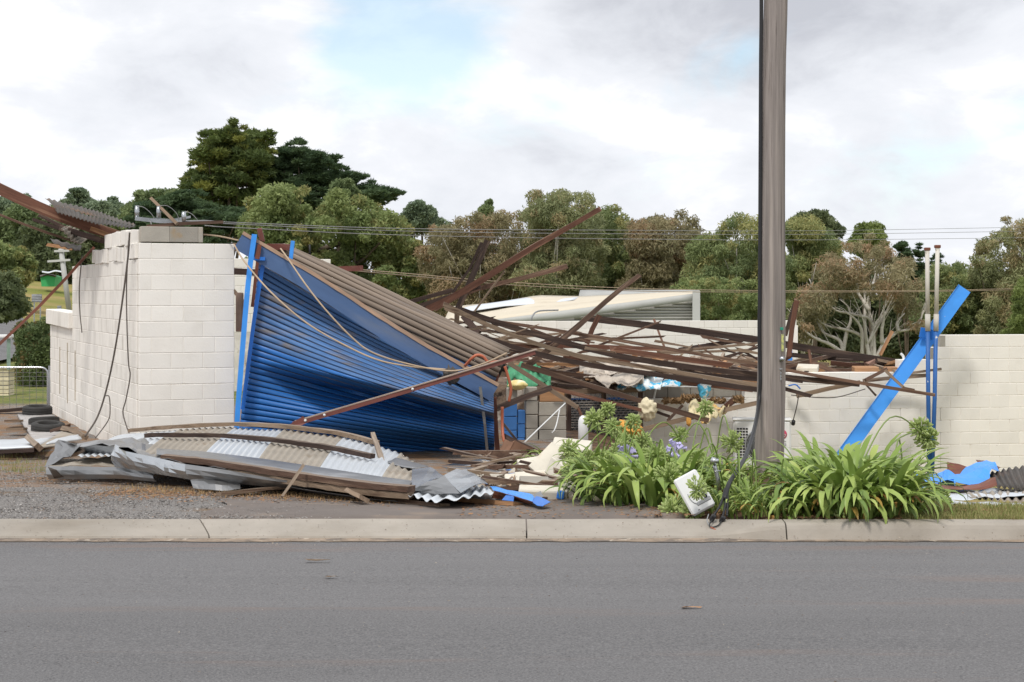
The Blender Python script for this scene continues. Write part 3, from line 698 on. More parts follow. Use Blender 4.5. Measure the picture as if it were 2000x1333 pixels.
# ------------------------------------------------------------------ fallen roof timbers: (label, material, height px, depth m, points)
T = [
 ('long split rafter jutting highest above the wreck, paler at its upper tip', REDT, 16, .06, [(832, 606, 24.2), (900, 573, 24), (1040, 484, 23.6), (1100, 450, 23.5), (1171, 409, 23.4)], dict(taper=.62, jag=.05)),
 ('dark steep rafter crossing under the highest split rafter', DARKT, 13, .05, [(952, 470, 24.3), (925, 535, 24.3), (893, 606, 24.2)], {}),
 ('thin black batten just left of the dark steep rafter', DARKT, 6, .04, [(941, 474, 24.45), (912, 535, 24.45), (884, 572, 24.4)], {}),
 ('straight brown rafter pointing right below the highest split rafter', TIMBER, 10, .05, [(1108, 520, 24.4), (1010, 546, 24.5), (915, 570, 24.6), (850, 604, 24.7)], {}),
 ('dark board at the root of the fan of rafters above the curtain drum', DARKT, 9, .05, [(793, 592, 24.8), (884, 567, 24.6)], {}),
 ('lower dark board of the fan of rafters above the curtain drum', DARKT, 9, .05, [(805, 603, 24.6), (850, 588, 24.5), (938, 560, 24.4)], {}),
 ('thin grey stick slanting up below the straight brown rafter', WORNT, 4, .03, [(924, 612, 23.9), (985, 530, 23.8)], {}),
 ('rafter with a fresh orange split tip leaning right over the pale shed', TIMBER, 13, .05, [(1028, 717, 24.0), (1120, 645, 24.4), (1200, 575, 24.8), (1248, 539, 25)], dict(jag=.05, taper=.75)),
 ('short dark red stud beside the orange tipped rafter', REDT, 11, .05, [(1146, 672, 26.5), (1158, 640, 26.5), (1171, 616, 26.5)], {}),
 ('long dark ridge beam running behind the power pole', DARKT, 15, .06, [(1148, 622, 27.2), (1300, 640, 27), (1484, 665, 26.8), (1600, 685, 26.7), (1768, 711, 26.5)], {}),
 ('long sagging dark purlin from the curtain drum to past the pole', DARKT, 12, .06, [(893, 603, 23.8), (1000, 640, 24), (1100, 668, 24.1), (1200, 694, 24.2), (1350, 718, 24.4), (1540, 738, 24.6), (1678, 751, 24.8)], {}),
 ('thin paler purlin lying just under the sagging dark purlin', WORNT, 9, .05, [(866, 594, 23.5), (950, 634, 23.7), (1060, 676, 23.8), (1150, 699, 23.9), (1300, 724, 24), (1484, 754, 24.2)], {}),
 ('lowest of the long sagging purlins, ending behind the pole', DARKT, 11, .05, [(922, 652, 23.2), (1040, 689, 23.3), (1150, 713, 23.4), (1260, 729, 23.5), (1484, 762, 23.7)], {}),
 ('long thin batten reaching from the drum to the blue posts', TIMBER, 7, .045, [(942, 624, 24.6), (1100, 648, 24.6), (1250, 672, 24.6), (1484, 713, 24.6), (1600, 735, 24.6), (1826, 772, 24.6)], {}),
 ('level red brown rail behind the sagging purlins', REDT, 9, .05, [(968, 677, 25.2), (1100, 676, 25.4), (1302, 683, 25.6)], {}),
 ('red brown beam with a shattered right end above the cream cloth', REDT, 12, .06, [(1195, 683, 24.9), (1300, 697, 25), (1424, 714, 25.1)], dict(jag=.09)),
 ('dark slanting rafter below the ridge beam left of the pole', DARKT, 10, .05, [(1326, 684, 26.9), (1450, 664, 27.1)], {}),
 ('thin pale lath lying level left of the pole', WORNT, 5, .03, [(1285, 691, 26.2), (1462, 684, 26.4)], {}),
 ('thin red stick standing against the far white wall', REDT, 5, .03, [(1277, 624, 28), (1298, 680, 27.6)], {}),
 ('long straight brown rafter sliding down to the yellow foam', TIMBER, 11, .05, [(1018, 713, 23.2), (1200, 768, 23.3), (1384, 822, 23.4)], {}),
 ('brown timber with a broken red end hanging in front of the mesh fence', WORNT, 9, .05, [(990, 707, 22.4), (1060, 752, 22.4), (1128, 796, 22.4)], dict(jag=.04)),
 ('short broken red end dangling above the white bollard', REDT, 6, .03, [(1127, 793, 22.4), (1138, 818, 22.4)], dict(jag=.02)),
 ('dark double board propped beside the blue pier', DARKT, 13, .06, [(946, 808, 21.6), (1010, 782, 21.9), (1075, 758, 22.3)], {}),
 ('red brown lath crossing the top of the mesh fence', REDT, 8, .04, [(1074, 757, 22.8), (1170, 781, 23), (1252, 801, 23.2)], {}),
 ('short lath end poking out right of the cream foam ball', DARKT, 6, .04, [(1280, 804, 23.4), (1308, 814, 23.4)], {}),
 ('weathered beam resting on the broken white wall beside the yellow foam', WORNT, 10, .06, [(1248, 841, 24.2), (1354, 815, 24.4), (1486, 786, 24.7)], {}),
 ('short brown offcut crossing behind the straight brown rafter', TIMBER, 6, .04, [(1304, 822, 24.3), (1333, 792, 24.4)], {}),
 ('triangular brown board end beside the orange foam on the wall', REDT, 13, .04, [(1412, 800, 24.9), (1434, 781, 24.9)], dict(jag=.05)),
 ('rusty square post standing at the torn end of the door', RUST, 10, .07, [(965, 776, 20.9), (969, 850, 20.9), (975, 918, 20.9)], {}),
 ('flat grey brown board lying behind the white rubble', WORNT, 8, .12, [(938, 930, 15.9), (1075, 927, 15.8)], {}),
 ('brown beam lying under the white rubble', TIMBER, 10, .12, [(980, 956, 13.8), (1148, 938, 13.9)], {}),
 ('dark board sloping down below the blue pier', DARKT, 11, .06, [(984, 852, 20.6), (1044, 882, 20.2)], {}),
 ('thin dark stick leaning on the blue pier', DARKT, 5, .03, [(983, 828, 21.2), (1011, 862, 20.9)], {}),
 ('dark plank lying behind the ridge beam right of the pole', DARKT, 10, .06, [(1536, 693, 27.6), (1660, 703, 27.6)], {}),
 ('short red peg under the ridge beam right of the pole', REDT, 6, .04, [(1580, 684, 26.5), (1585, 714, 26.4)], {}),
 ('brown plank across the wall top behind the white block', REDT, 10, .06, [(1622, 709, 26.9), (1690, 717, 26.8)], {}),
 ('brown board end slanting onto the wall right of the pole', TIMBER, 10, .05, [(1588, 710, 26.4), (1648, 732, 26.0)], {}),
 ('dark board lying under the pale wall cap right of the pole', TIMBER, 9, .06, [(1700, 715, 27), (1760, 722, 26.8)], {}),
 ('brown stick rising to the right over the wall top', TIMBER, 7, .04, [(1690, 743, 25.0), (1732, 721, 25.2)], {}),
 ('short brown stick dropping across the blue diagonal plank', WORNT, 6, .04, [(1729, 724, 24.8), (1764, 757, 24.6)], {}),
 ('grey weathered board lying along the wall behind the blue plank', WORNT, 8, .06, [(1686, 744, 25.5), (1750, 738, 25.6), (1814, 733, 25.6)], {}),
 ('thin brown lath poking out right of the blue posts', WORNT, 5, .03, [(1772, 730, 25.6), (1839, 721, 25.5)], {}),
 ('small dark lath below the wall top beside the blue plank', TIMBER, 4, .03, [(1762, 757, 24.6), (1786, 762, 24.6)], {}),
 ('weathered beam slanting up to the right beside the pole', WORNT, 9, .06, [(1556, 774, 25.0), (1620, 759, 25.0), (1680, 747, 25.0)], {}),
 ('dark short beam end right of the pole', DARKT, 8, .06, [(1530, 759, 24.7), (1584, 774, 24.6)], dict(jag=.03)),
 ('wide dark board behind the dark short beam end', DARKT, 12, .06, [(1530, 738, 25.3), (1568, 744, 25.2)], {}),
 ('broken red board standing up just right of the pole', REDT, 11, .05, [(1540, 700, 26), (1548, 630, 26), (1557, 583, 26)], dict(jag=.06)),
 ('second dark board standing beside the broken red board', DARKT, 8, .05, [(1534, 655, 26.2), (1553, 590, 26.2)], dict(jag=.04)),
 ('fresh orange board standing in front of the white barked gum', FRESHT, 7, .04, [(1719, 694, 28.5), (1743, 647, 28.5)], {}),
 ('dark drooping stick behind the beam tip right of the pole', DARKT, 4, .03, [(1690, 750, 24.9), (1711, 773, 24.8)], {}),
 ('pale long lath under the red brown rail', FRESHT, 6, .04, [(1000, 714, 24.9), (1070, 711, 25), (1135, 714, 25.1)], {}),
 ('brown rail lying over the green bag', TIMBER, 9, .05, [(1000, 720, 24.4), (1080, 727, 24.4), (1200, 742, 24.4)], {}),
 ('brown timber lying behind the patterned cloth', TIMBER, 10, .05, [(1265, 736, 25), (1400, 750, 25), (1484, 757, 25)], {}),
 ('red brown joist with a square end above the blue rag', REDT, 10, .06, [(1292, 743, 24.6), (1380, 752, 24.6), (1470, 762, 24.6)], {}),
 ('short dark timber under the lowest sagging purlin', DARKT, 9, .05, [(1230, 716, 25.2), (1330, 728, 25.3), (1484, 742, 25.4)], {}),
 ('grey brown purlin nearest the far white wall', WORNT, 8, .05, [(915, 655, 26.2), (990, 668, 26.3), (1080, 690, 26.4), (1220, 706, 26.5)], {}),
 ('heavy dark beam falling away behind the curtain drum', DARKT, 14, .07, [(905, 618, 25.8), (935, 652, 25.6)], {}),
 ('weathered stub post standing behind the curtain drum', WORNT, 11, .06, [(893, 606, 24.9), (891, 640, 24.9)], {}),
 ('brown board hidden under the bundle of purlins', REDT, 9, .05, [(1100, 700, 25.6), (1230, 705, 25.8)], {}),
 ('thin dark slat lying across the top of the mesh fence', DARKT, 6, .05, [(1090, 752, 24.2), (1200, 760, 24.3)], {}),
 ('tilted dark slat among the rags above the mesh fence', DARKT, 7, .05, [(1060, 735, 24.6), (1160, 757, 24.6)], {}),
 # left end of the wreck
 ('broad rusty brown beam jutting over the top left of the tall block wall', REDT, 24, .10, [(-30, 355, 22.6), (100, 416, 22.9), (232, 462, 23.2)], {}),
 ('thin dark rod leaning from the wall top down to the left', RUST, 6, .035, [(-20, 690, 21.6), (90, 585, 22.6), (183, 484, 23.6)], {}),
 ('upper dark lath under the broad rusty beam', DARKT, 7, .05, [(76, 420, 23.8), (132, 448, 23.8)], {}),
 ('lower dark lath under the broad rusty beam', DARKT, 7, .05, [(64, 429, 24.2), (130, 452, 24.2)], {}),
 ('thin brown batten below the broad rusty beam', TIMBER, 5, .04, [(-20, 412, 24.0), (70, 447, 24.2), (150, 474, 24.4)], {}),
 ('brown board end pointing left at the broken top of the side wall', FRESHT, 7, .05, [(90, 478, 24.9), (140, 486, 24.9)], dict(jag=.03)),
 ('brown lath laid along the top of the grey loose blocks', TIMBER, 6, .07, [(286, 442, 20.3), (360, 437, 20.4), (436, 434, 20.5)], {}),
 ('pale stick leaning over the fallen crossarm', WORNT, 6, .035, [(295, 387, 20.5), (320, 412, 20.4), (346, 438, 20.3)], dict(taper=1.2)),
 ('rusty orange purlin lying inside the broken corner of the wall', FRESHT, 9, .06, [(128, 428, 23.4), (218, 462, 22.8)], {}),
 ('dark plank stacked on the broken side wall', DARKT, 12, .08, [(120, 446, 23.8), (200, 470, 23.0)], {}),
 ('brown rail between the tall wall and the blue door track', TIMBER, 16, .06, [(455, 482, 21.8), (500, 487, 21.8)], {}),
 ('dark rail showing through the gap beside the blue door track', DARKT, 14, .06, [(452, 530, 22.6), (500, 533, 22.6)], {}),
 ('slanted stick showing through the gap beside the blue door track', WORNT, 8, .04, [(452, 563, 21.9), (482, 598, 21.9)], {}),
 ('upright red stud behind the blue door track', RUST, 9, .05, [(505, 500, 21.2), (494, 600, 21.2)], {}),
 ('curled maroon steel end above the top of the fascia', MAROON, 11, .05, [(507, 450, 20.9), (512, 470, 20.9)], dict(jag=.03)),
 ('maroon purlin end lying on the curtain drum', MAROON, 13, .07, [(522, 482, 20.75), (566, 483, 20.7)], {}),
 ('maroon purlin end poking out above the middle of the drum', MAROON, 12, .06, [(650, 527, 23), (706, 524, 22.6)], dict(jag=.03)),
 # front of the wreck
 ('light stick lying across the silver end of the roof section', WORNT, 8, .05, [(728, 848, 17.6), (742, 888, 16.2), (754, 928, 15.0)], dict(up=Vector((0, 0, 1)))),
 ('thin stick propped on the front batten of the roof section', WORNT, 6, .025, [(551, 971, 12.9), (592, 909, 13.2)], {}),
 ('grey plank lying on the ground under the roof section', WORNT, 8, .15, [(428, 966, 13.5), (520, 955, 13.7), (612, 950, 13.9)], {}),
 ('plank end sticking out under the corrugated sheet end', WORNT, 9, .11, [(740, 974, 13.0), (868, 988, 12.4)], {}),
 ('double plank lying under the blue crumpled strip', FRESHT, 9, .12, [(880, 975, 12.9), (1012, 986, 12.45)], {}),
 ('rotten board with flaking paint under the roof section', WORNT, 9, .1, [(684, 960, 12.8), (712, 976, 12.5)], dict(jag=.03)),
]
for lab, mt, h, t, pts, kw in T: thing_beam(lab, 'timber' if mt not in (RUST, MAROON) else 'steel', mt, h, t, pts, name='timber_beam' if mt not in (RUST, MAROON) else 'steel_section', **kw)

# ------------------------------------------------------------------ corrugated roof section lying in front of the door
def build_roof_section():
    back = [(250, 849, 19.3), (350, 841, 19.2), (458, 836, 19.0), (554, 840, 18.7), (671, 855, 18.2), (782, 886, 17.3), (840, 912, 16.6)]
    front = [(150, 892, 15.9), (270, 893, 15.2), (385, 904, 14.6), (490, 919, 14.0), (608, 938, 13.3), (735, 955, 12.75), (805, 960, 12.6)]
    root = empty('roof_section', P(*front[3]), 'fallen corrugated roof section of alternating silver and brown sheets with battens', 'roof section')
    mats = [SILVER, BROWNSHEET, SILVER, BROWNSHEET, SILVER, BROWNSHEET]
    B = PL(back); Fp = PL(front)
    for k in range(6):
        a, b, c, d = Fp[k], Fp[k+1], B[k+1], B[k]; wv = 9 if k < 5 else 5
        def fn(u, v, a=a, b=b, c=c, d=d, k=k, wv=wv):
            p = bil(a, b, c, d)(u, v); p.z += math.sin(u*wv*2*math.pi)*.010+(k % 2)*.004+.03*math.sin(math.pi*v)+mnoise.noise(Vector((k+u, v*2, 0)))*.02
            if k == 5: p.z -= .05*u*v
            return p
        surf('sheet', fn, wv*6, 14, mats[k], root, .003)
    def along(v, dz, u0, u1): # a batten across the sheets at depth v
        q = []
        for i in range(13):
            s = lerp(u0, u1, i/12); k = min(5, int(s)); t = s-k
            q.append((Fp[k].lerp(Fp[k+1], t)).lerp(B[k].lerp(B[k+1], t), v)+Vector((0, 0, dz+.03*math.sin(math.pi*v))))
        return q
    beam('batten', along(.985, .05, .05, 4.62), .045, .075, WORNT, root, up=Vector((0, 0, 1)), nseg=24)
    beam('batten', along(.50, .05, .75, 4.72), .045, .07, DARKT, root, up=Vector((0, 0, 1)), nseg=24)
    beam('front_batten', [p+Vector((0, -.03, -.01)) for p in along(.0, .035, 1.45, 5.95)], .05, .09, TIMBER, root, up=Vector((0, 0, 1)), nseg=24, jag=.03)
    beam('front_batten', [p+Vector((0, -.015, -.065)) for p in along(.0, .035, 2.4, 5.95)], .05, .09, WORNT, root, up=Vector((0, 0, 1)), nseg=24, jag=.03)
    # flat capping along the front edge
    q = along(.02, .03, 1.3, 5.9); q2 = along(.14, .035, 1.2, 5.9)
    surf('capping', lambda u, v: q[int(round(u*12))].lerp(q2[int(round(u*12))], v), 12, 3, DULLGALV, root, .003)
    # dark underside board below the front batten
    q3 = [p+Vector((0, .02, -.09)) for p in along(.0, .0, 1.6, 5.6)]
    surf('underside', lambda u, v: q3[int(round(u*12))]+Vector((0, .7*v, -.14*v)), 12, 3, DULLGALV, root, .004)
    return root
build_roof_section()

def build_flashing():
    root = empty('crumpled_flashing', P(150, 935, 15.5), 'crumpled grey sheet metal flashing bent around the left end of the roof section', 'flashing')
    # top cover rolling over the sheets
    loft('top_cover', [(150, 868, 17.2), (200, 858, 17.4), (252, 849, 17.5), (284, 857, 17.0), (322, 880, 16.0), (400, 890, 15.3), (470, 900, 14.6)],
         [(160, 873, 15.9), (224, 869, 15.5), (248, 872, 15.3), (262, 884, 15.0), (300, 893, 14.9), (370, 906, 14.5), (440, 916, 14.1)], DULLGALV, root, 14, 5, sag=.03, crump=.06, freq=3.5, smooth=False)
    loft('left_flap', [(114, 858, 16.6), (104, 880, 16.2), (86, 910, 15.7)], [(160, 873, 16.0), (138, 888, 16.0), (116, 897, 15.8)], DULLGALV, root, 5, 3, crump=.05, smooth=False)
    loft('dark_fold', [(114, 858, 16.5), (160, 873, 15.95), (224, 869, 15.45)], [(118, 897, 16.1), (158, 880, 16.3), (226, 893, 15.6)], DULLGALV, root, 7, 3, crump=.05, smooth=False)
    loft('back_fold', [(118, 896, 16.2), (160, 897, 16.3), (226, 894, 16.0)], [(96, 912, 15.7), (160, 910, 15.7), (228, 912, 15.4)], BROWNSHEET, root, 8, 3, crump=.03, smooth=False)
    loft('bottom_gutter', [(92, 911, 15.6), (160, 912, 15.5), (230, 913, 15.3), (300, 925, 14.9)], [(95, 936, 15.55), (160, 936, 15.45), (234, 935, 15.25), (304, 941, 14.85)], DULLGALV, root, 9, 3, sag=-.03, crump=.03, smooth=False)
    loft('end_flap', [(92, 911, 15.62), (110, 918, 15.3)], [(94, 936, 15.6), (126, 932, 15.4)], DARKSHEET, root, 6, 4, crump=.02)
    loft('bright_roll', [(224, 868, 15.42), (246, 882, 14.95), (300, 893, 14.8), (368, 909, 14.4)], [(226, 912, 15.3), (240, 914, 15.1), (300, 925, 14.75), (372, 937, 14.35)], GALV, root, 11, 4, sag=-.05, crump=.06, freq=5, smooth=False)
    loft('dark_soffit', [(362, 907, 14.4), (440, 918, 14.0), (540, 936, 13.55), (660, 950, 13.1)], [(372, 937, 14.3), (440, 943, 14.1), (540, 952, 13.7), (660, 958, 13.3)], DULLGALV, root, 9, 3, sag=-.04, crump=.03, smooth=False)
    loft('lower_tongue', [(372, 938, 14.2), (410, 936, 14.2), (470, 940, 14.1)], [(378, 955, 14.1), (410, 957, 14.0), (470, 956, 13.9)], DULLGALV, root, 8, 3, sag=-.02, crump=.03, smooth=False)
    return root
build_flashing()

def build_bent_end():
    root = empty('bent_ridge_capping', P(860, 960, 13), 'bent silver ridge capping folded in a peak at the right end of the roof section', 'capping')
    loft('left_face', [(805, 918, 14.6), (840, 914, 14.6), (866, 930, 14.0)], [(803, 956, 12.7), (804, 958, 12.65), (866, 930, 13.2)], GALV, root, 4, 3, crump=.025, smooth=False)
    loft('dark_face', [(804, 957, 12.65), (835, 942, 12.9), (868, 930, 13.15)], [(800, 961, 12.9), (850, 966, 12.7), (898, 964, 12.45)], DULLGALV, root, 4, 3, crump=.02, smooth=False)
    loft('right_face', [(867, 930, 13.2), (885, 948, 12.8), (899, 965, 12.4)], [(910, 918, 14.2), (935, 932, 13.7), (953, 944, 13.3)], GALV, root, 5, 4, sag=.03, crump=.03, smooth=False)
    # corrugated flap below
    loft('corrugated_flap', [(776, 962, 12.75), (815, 972, 12.4), (850, 980, 12.15), (900, 975, 12.15), (964, 963, 12.5)], [(800, 950, 13.8), (840, 952, 13.8), (880, 952, 13.8), (920, 951, 13.8), (950, 950, 13.6)], SILVER, root, 60, 8, corr=(9, .014), crump=.01)
    return root
build_bent_end()
def sheet_thing(name, label, cat, A, B, mat, nu=16, nv=5, **kw):
    o = loft(name, A, B, mat, None, nu, nv, **kw); return tag(o, label, cat)
sheet_thing('sheet_metal_offcut', 'flat dark grey sheet offcut lying on the silver roof sheets', 'sheet metal', [(754, 903, 15.4), (774, 895, 15.8), (838, 911, 15.6)], [(754, 904, 15.3), (790, 913, 15.0), (808, 916, 14.9)], DULLGALV, crump=.01)
sheet_thing('sheet_metal_strip', 'grey folded strip resting on the foot of the blue door', 'sheet metal', [(862, 910, 18.6), (968, 891, 19.3)], [(884, 916, 18.3), (970, 903, 19.1)], GALV, nv=3, crump=.005)
sheet_thing('sheet_metal_strip', 'long grey speckled flashing strip lying right of the bent ridge capping', 'sheet metal', [(862, 912, 16.9), (920, 914, 16.7), (988, 921, 16.4)], [(900, 925, 16.0), (940, 928, 15.9), (992, 927, 15.9)], DULLGALV, crump=.015)
sheet_thing('sheet_metal_strip', 'thin grey strip lying behind the white rubble blocks', 'sheet metal', [(978, 914, 17.8), (1030, 903, 18.2), (1046, 898, 18.4)], [(986, 919, 17.5), (1034, 909, 17.9), (1048, 905, 18)], PALEGREY, nv=2)
def build_blue_strip():
    root = empty('crumpled_blue_strip', P(1000, 975, 12.6), 'crumpled bright blue metal strip on the driveway below the rubble', 'sheet metal')
    loft('strip', [(957, 950, 13.5), (1000, 959, 13.1), (1044, 968, 12.65)], [(963, 957, 13.0), (1004, 969, 12.55), (1040, 980, 12.2)], BRIGHTBLUE, root, 8, 3, crump=.012, smooth=False)
    loft('front_return', [(966, 959, 12.95), (1004, 969.5, 12.53), (1040, 980.5, 12.18)], [(960, 973, 13.0), (1004, 978, 12.7), (1040, 986, 12.3)], RUST, root, 8, 2, crump=.008, smooth=False)
    loft('inner_lip', [(980, 977, 12.62), (992, 963, 12.75)], [(1003, 980, 12.45), (1004, 971, 12.5)], BLUE, root, 3, 2, crump=.004, smooth=False)
    loft('torn_tip', [(1040, 969, 12.6), (1058, 972, 12.4), (1075, 981, 12.15)], [(1040, 981, 12.2), (1052, 990, 11.98), (1060, 989, 12.0)], BLUE, root, 3, 2, crump=.006, smooth=False)
    loft('torn_flap', [(1040, 968, 12.6), (1056, 960, 12.75)], [(1046, 978, 12.35), (1062, 971, 12.45)], DULLGALV, root, 3, 2, crump=.008, smooth=False)
    return root
build_blue_strip()
sheet_thing('blue_chip', 'small bright blue metal scrap on the boards behind the rubble', 'sheet metal', [(986, 920, 16.6), (1002, 918, 16.6)], [(985, 927, 16.3), (1006, 925, 16.3)], BRIGHTBLUE, 4, 2, crump=.02)

# torn roof sheets at the top of the tall wall
def corr_thing(label, A, B, mat, nu, waves, amp, name='corrugated_sheet', nv=6, crump=.02):
    o = loft(name, A, B, mat, None, nu, nv, corr=(waves, amp), crump=crump, freq=2.5); return tag(o, label, 'roof sheet')
corr_thing('dark corrugated sheet thrown across the top left of the tall block wall', [(96, 394, 23.4), (160, 418, 23.2), (264, 442, 22.4)], [(112, 415, 22.6), (190, 440, 22.3), (258, 446, 22.0)], DARKSHEET, 120, 20, .012)
corr_thing('second dark corrugated sheet behind the one on the wall top', [(88, 388, 24.4), (160, 404, 24.2), (262, 438, 23.4)], [(98, 396, 23.8), (170, 420, 23.6), (266, 443, 22.9)], DARKSHEET, 120, 20, .012)
corr_thing('small brown corrugated scrap hanging below the broad rusty beam', [(132, 440, 23.9), (150, 448, 23.8), (170, 468, 23.6)], [(120, 446, 23.3), (140, 470, 23.3), (156, 478, 23.2)], BROWNSHEET, 36, 6, .015)
corr_thing('rusty roof sheet curling off the broken top of the side wall', [(98, 466, 24.8), (130, 474, 24.6), (160, 481, 24.2)], [(104, 474, 24.2), (130, 485, 24.0), (156, 492, 23.8)], DARKSHEET, 24, 4, .012)

# right-hand pile of sheets on the verge
corr_thing('grey corrugated sheet propped highest on the pile at the wall foot', [(1930, 925, 16.8), (1970, 915, 17.0), (2040, 908, 17.2)], [(1948, 952, 15.8), (1985, 955, 15.7), (2050, 955, 15.6)], DARKSHEET, 60, 9, .016)
corr_thing('brown corrugated sheet lying under the grey one at the wall foot', [(1880, 965, 15.6), (1950, 962, 15.6), (2050, 958, 15.6)], [(1900, 972, 15.0), (1960, 980, 14.6), (2050, 992, 14.2)], BROWNSHEET, 72, 11, .016)
sheet_thing('white_sheet', 'flat white metal sheet lying under the blue crumpled panel', 'roof sheet', [(1795, 962, 16.0), (1880, 957, 16.2), (2040, 955, 16.2)], [(1800, 975, 14.9), (1890, 976, 14.8), (2040, 968, 14.9)], SILVER, crump=.03)
sheet_thing('white_sheet', 'white sheet with a torn black edge lying on the grass verge', 'roof sheet', [(1850, 978, 14.6), (1920, 980, 14.6), (2040, 988, 14.4)], [(1850, 984, 14.2), (1940, 996, 13.7), (2040, 1001, 13.5)], SILVER, crump=.04)
sheet_thing('dark_sheet', 'black sheet standing in for the shaded gap under the white sheets', 'roof sheet', [(1856, 980, 14.5), (1930, 981, 14.5), (1970, 990, 14.2)], [(1850, 997, 13.9), (1900, 998, 13.8), (1960, 1000, 13.7)], BLACK, crump=.03)  # black sheet paints the shade in the gap below the white ones
def build_blue_panel():
    root = empty('crumpled_blue_sheet', P(1870, 950, 16), 'crumpled bright blue panel with rusty underside on the pile by the wall', 'sheet metal')
    loft('left_fold', [(1786, 918, 17.4), (1815, 922, 17.4), (1840, 920, 17.5), (1868, 935, 17.0)], [(1784, 935, 16.6), (1815, 944, 16.4), (1840, 947, 16.3), (1862, 948, 16.2)], BRIGHTBLUE, root, 9, 5, sag=.08, crump=.10, freq=3, smooth=False)
    loft('right_fold', [(1868, 938, 16.9), (1900, 912, 17.2), (1925, 901, 17.3), (1946, 908, 17.1)], [(1855, 948, 16.2), (1890, 950, 16.0), (1925, 940, 16.1), (1950, 918, 16.8)], BRIGHTBLUE, root, 9, 5, sag=-.06, crump=.09, freq=3, smooth=False)
    loft('rusty_back', [(1850, 902, 17.7), (1870, 906, 17.7), (1900, 914, 17.6)], [(1850, 928, 17.6), (1872, 932, 17.5), (1895, 934, 17.4)], RUST, root, 10, 4, crump=.03)
    loft('rusty_edge', [(1788, 938, 16.6), (1850, 949, 16.3), (1905, 948, 16.0), (1944, 932, 15.8)], [(1800, 950, 16.0), (1850, 956, 15.8), (1908, 957, 15.7), (1948, 950, 15.6)], RUST, root, 14, 3, crump=.02)
    loft('rusty_corner', [(1906, 898, 17.5), (1930, 902, 17.5), (1954, 914, 17.3)], [(1920, 906, 17.2), (1940, 910, 17.2), (1950, 918, 17.1)], RUST, root, 8, 3, crump=.02)
    return root
build_blue_panel()
# ------------------------------------------------------------------ trees
def leaf_mat(name, c1, c2, c3=None, rough=.65, trans=.36):
    m, nt, N, L, bs = node_mat(name)
    at = N.new('ShaderNodeAttribute'); at.attribute_name = 'tint'; sp = N.new('ShaderNodeSeparateColor'); L.new(at.outputs['Color'], sp.inputs[0])
    mx = N.new('ShaderNodeMix'); mx.data_type = 'RGBA'; L.new(sp.outputs[0], mx.inputs['Factor']); mx.inputs['A'].default_value = (*c1, 1); mx.inputs['B'].default_value = (*c2, 1)
    c = mx.outputs['Result']
    if c3:
        mr = N.new('ShaderNodeMapRange'); mr.interpolation_type = 'SMOOTHSTEP'; L.new(sp.outputs[1], mr.inputs[0]); mr.inputs[1].default_value = .55; mr.inputs[2].default_value = .9
        m3 = N.new('ShaderNodeMix'); m3.data_type = 'RGBA'; L.new(mr.outputs[0], m3.inputs['Factor']); L.new(c, m3.inputs['A']); m3.inputs['B'].default_value = (*c3, 1); c = m3.outputs['Result']
    L.new(c, bs.inputs['Base Color']); bs.inputs['Roughness'].default_value = rough; bs.inputs['Specular IOR Level'].default_value = .3
    tr = N.new('ShaderNodeBsdfTranslucent'); L.new(c, tr.inputs[0]); ms = N.new('ShaderNodeMixShader'); ms.inputs[0].default_value = trans
    L.new(bs.outputs[0], ms.inputs[1]); L.new(tr.outputs[0], ms.inputs[2]); L.new(ms.outputs[0], N['Material Output'].inputs[0])
    return m
LM = {
 'cypress_gold': leaf_mat('cypress_gold_leaf', (0.075, 0.11, 0.042), (0.15, 0.195, 0.05), (0.27, 0.28, 0.065)),
 'cypress': leaf_mat('cypress_leaf', (0.053, 0.094, 0.049), (0.111, 0.167, 0.073)),
 'broad': leaf_mat('broad_leaf', (0.17, 0.23, 0.085), (0.33, 0.385, 0.155), (0.38, 0.35, 0.14)),
 'broad2': leaf_mat('mid_leaf', (0.14, 0.195, 0.085), (0.26, 0.32, 0.145)),
 'gum': leaf_mat('gum_leaf', (0.191, 0.226, 0.110), (0.383, 0.389, 0.191), (0.418, 0.336, 0.186)),
 'gumdark': leaf_mat('dark_gum_leaf', (0.151, 0.203, 0.093), (0.313, 0.365, 0.151), (0.394, 0.371, 0.151)),
 'gumbrown': leaf_mat('brown_gum_leaf', (0.232, 0.226, 0.122), (0.383, 0.331, 0.191), (0.418, 0.290, 0.174)),
 'dark': leaf_mat('dark_leaf', (0.10, 0.135, 0.065), (0.19, 0.22, 0.105)),
 'hedge': leaf_mat('hedge_leaf', (0.069, 0.111, 0.045), (0.183, 0.232, 0.085), (0.245, 0.172, 0.073)),
 'lime': leaf_mat('lime_leaf', (0.15, 0.20, 0.06), (0.28, 0.34, 0.11)),
 'haze': leaf_mat('far_leaf', (0.147, 0.209, 0.134), (0.258, 0.319, 0.196)),  # air haze painted into the paler leaf colour
}
def inpoly(x, y, poly):
    c = False; n = len(poly); j = n-1
    for i in range(n):
        xi, yi = poly[i]; xj, yj = poly[j]
        if (yi > y) != (yj > y) and x < (xj-xi)*(y-yi)/(yj-yi)+xi: c = not c
        j = i
    return c
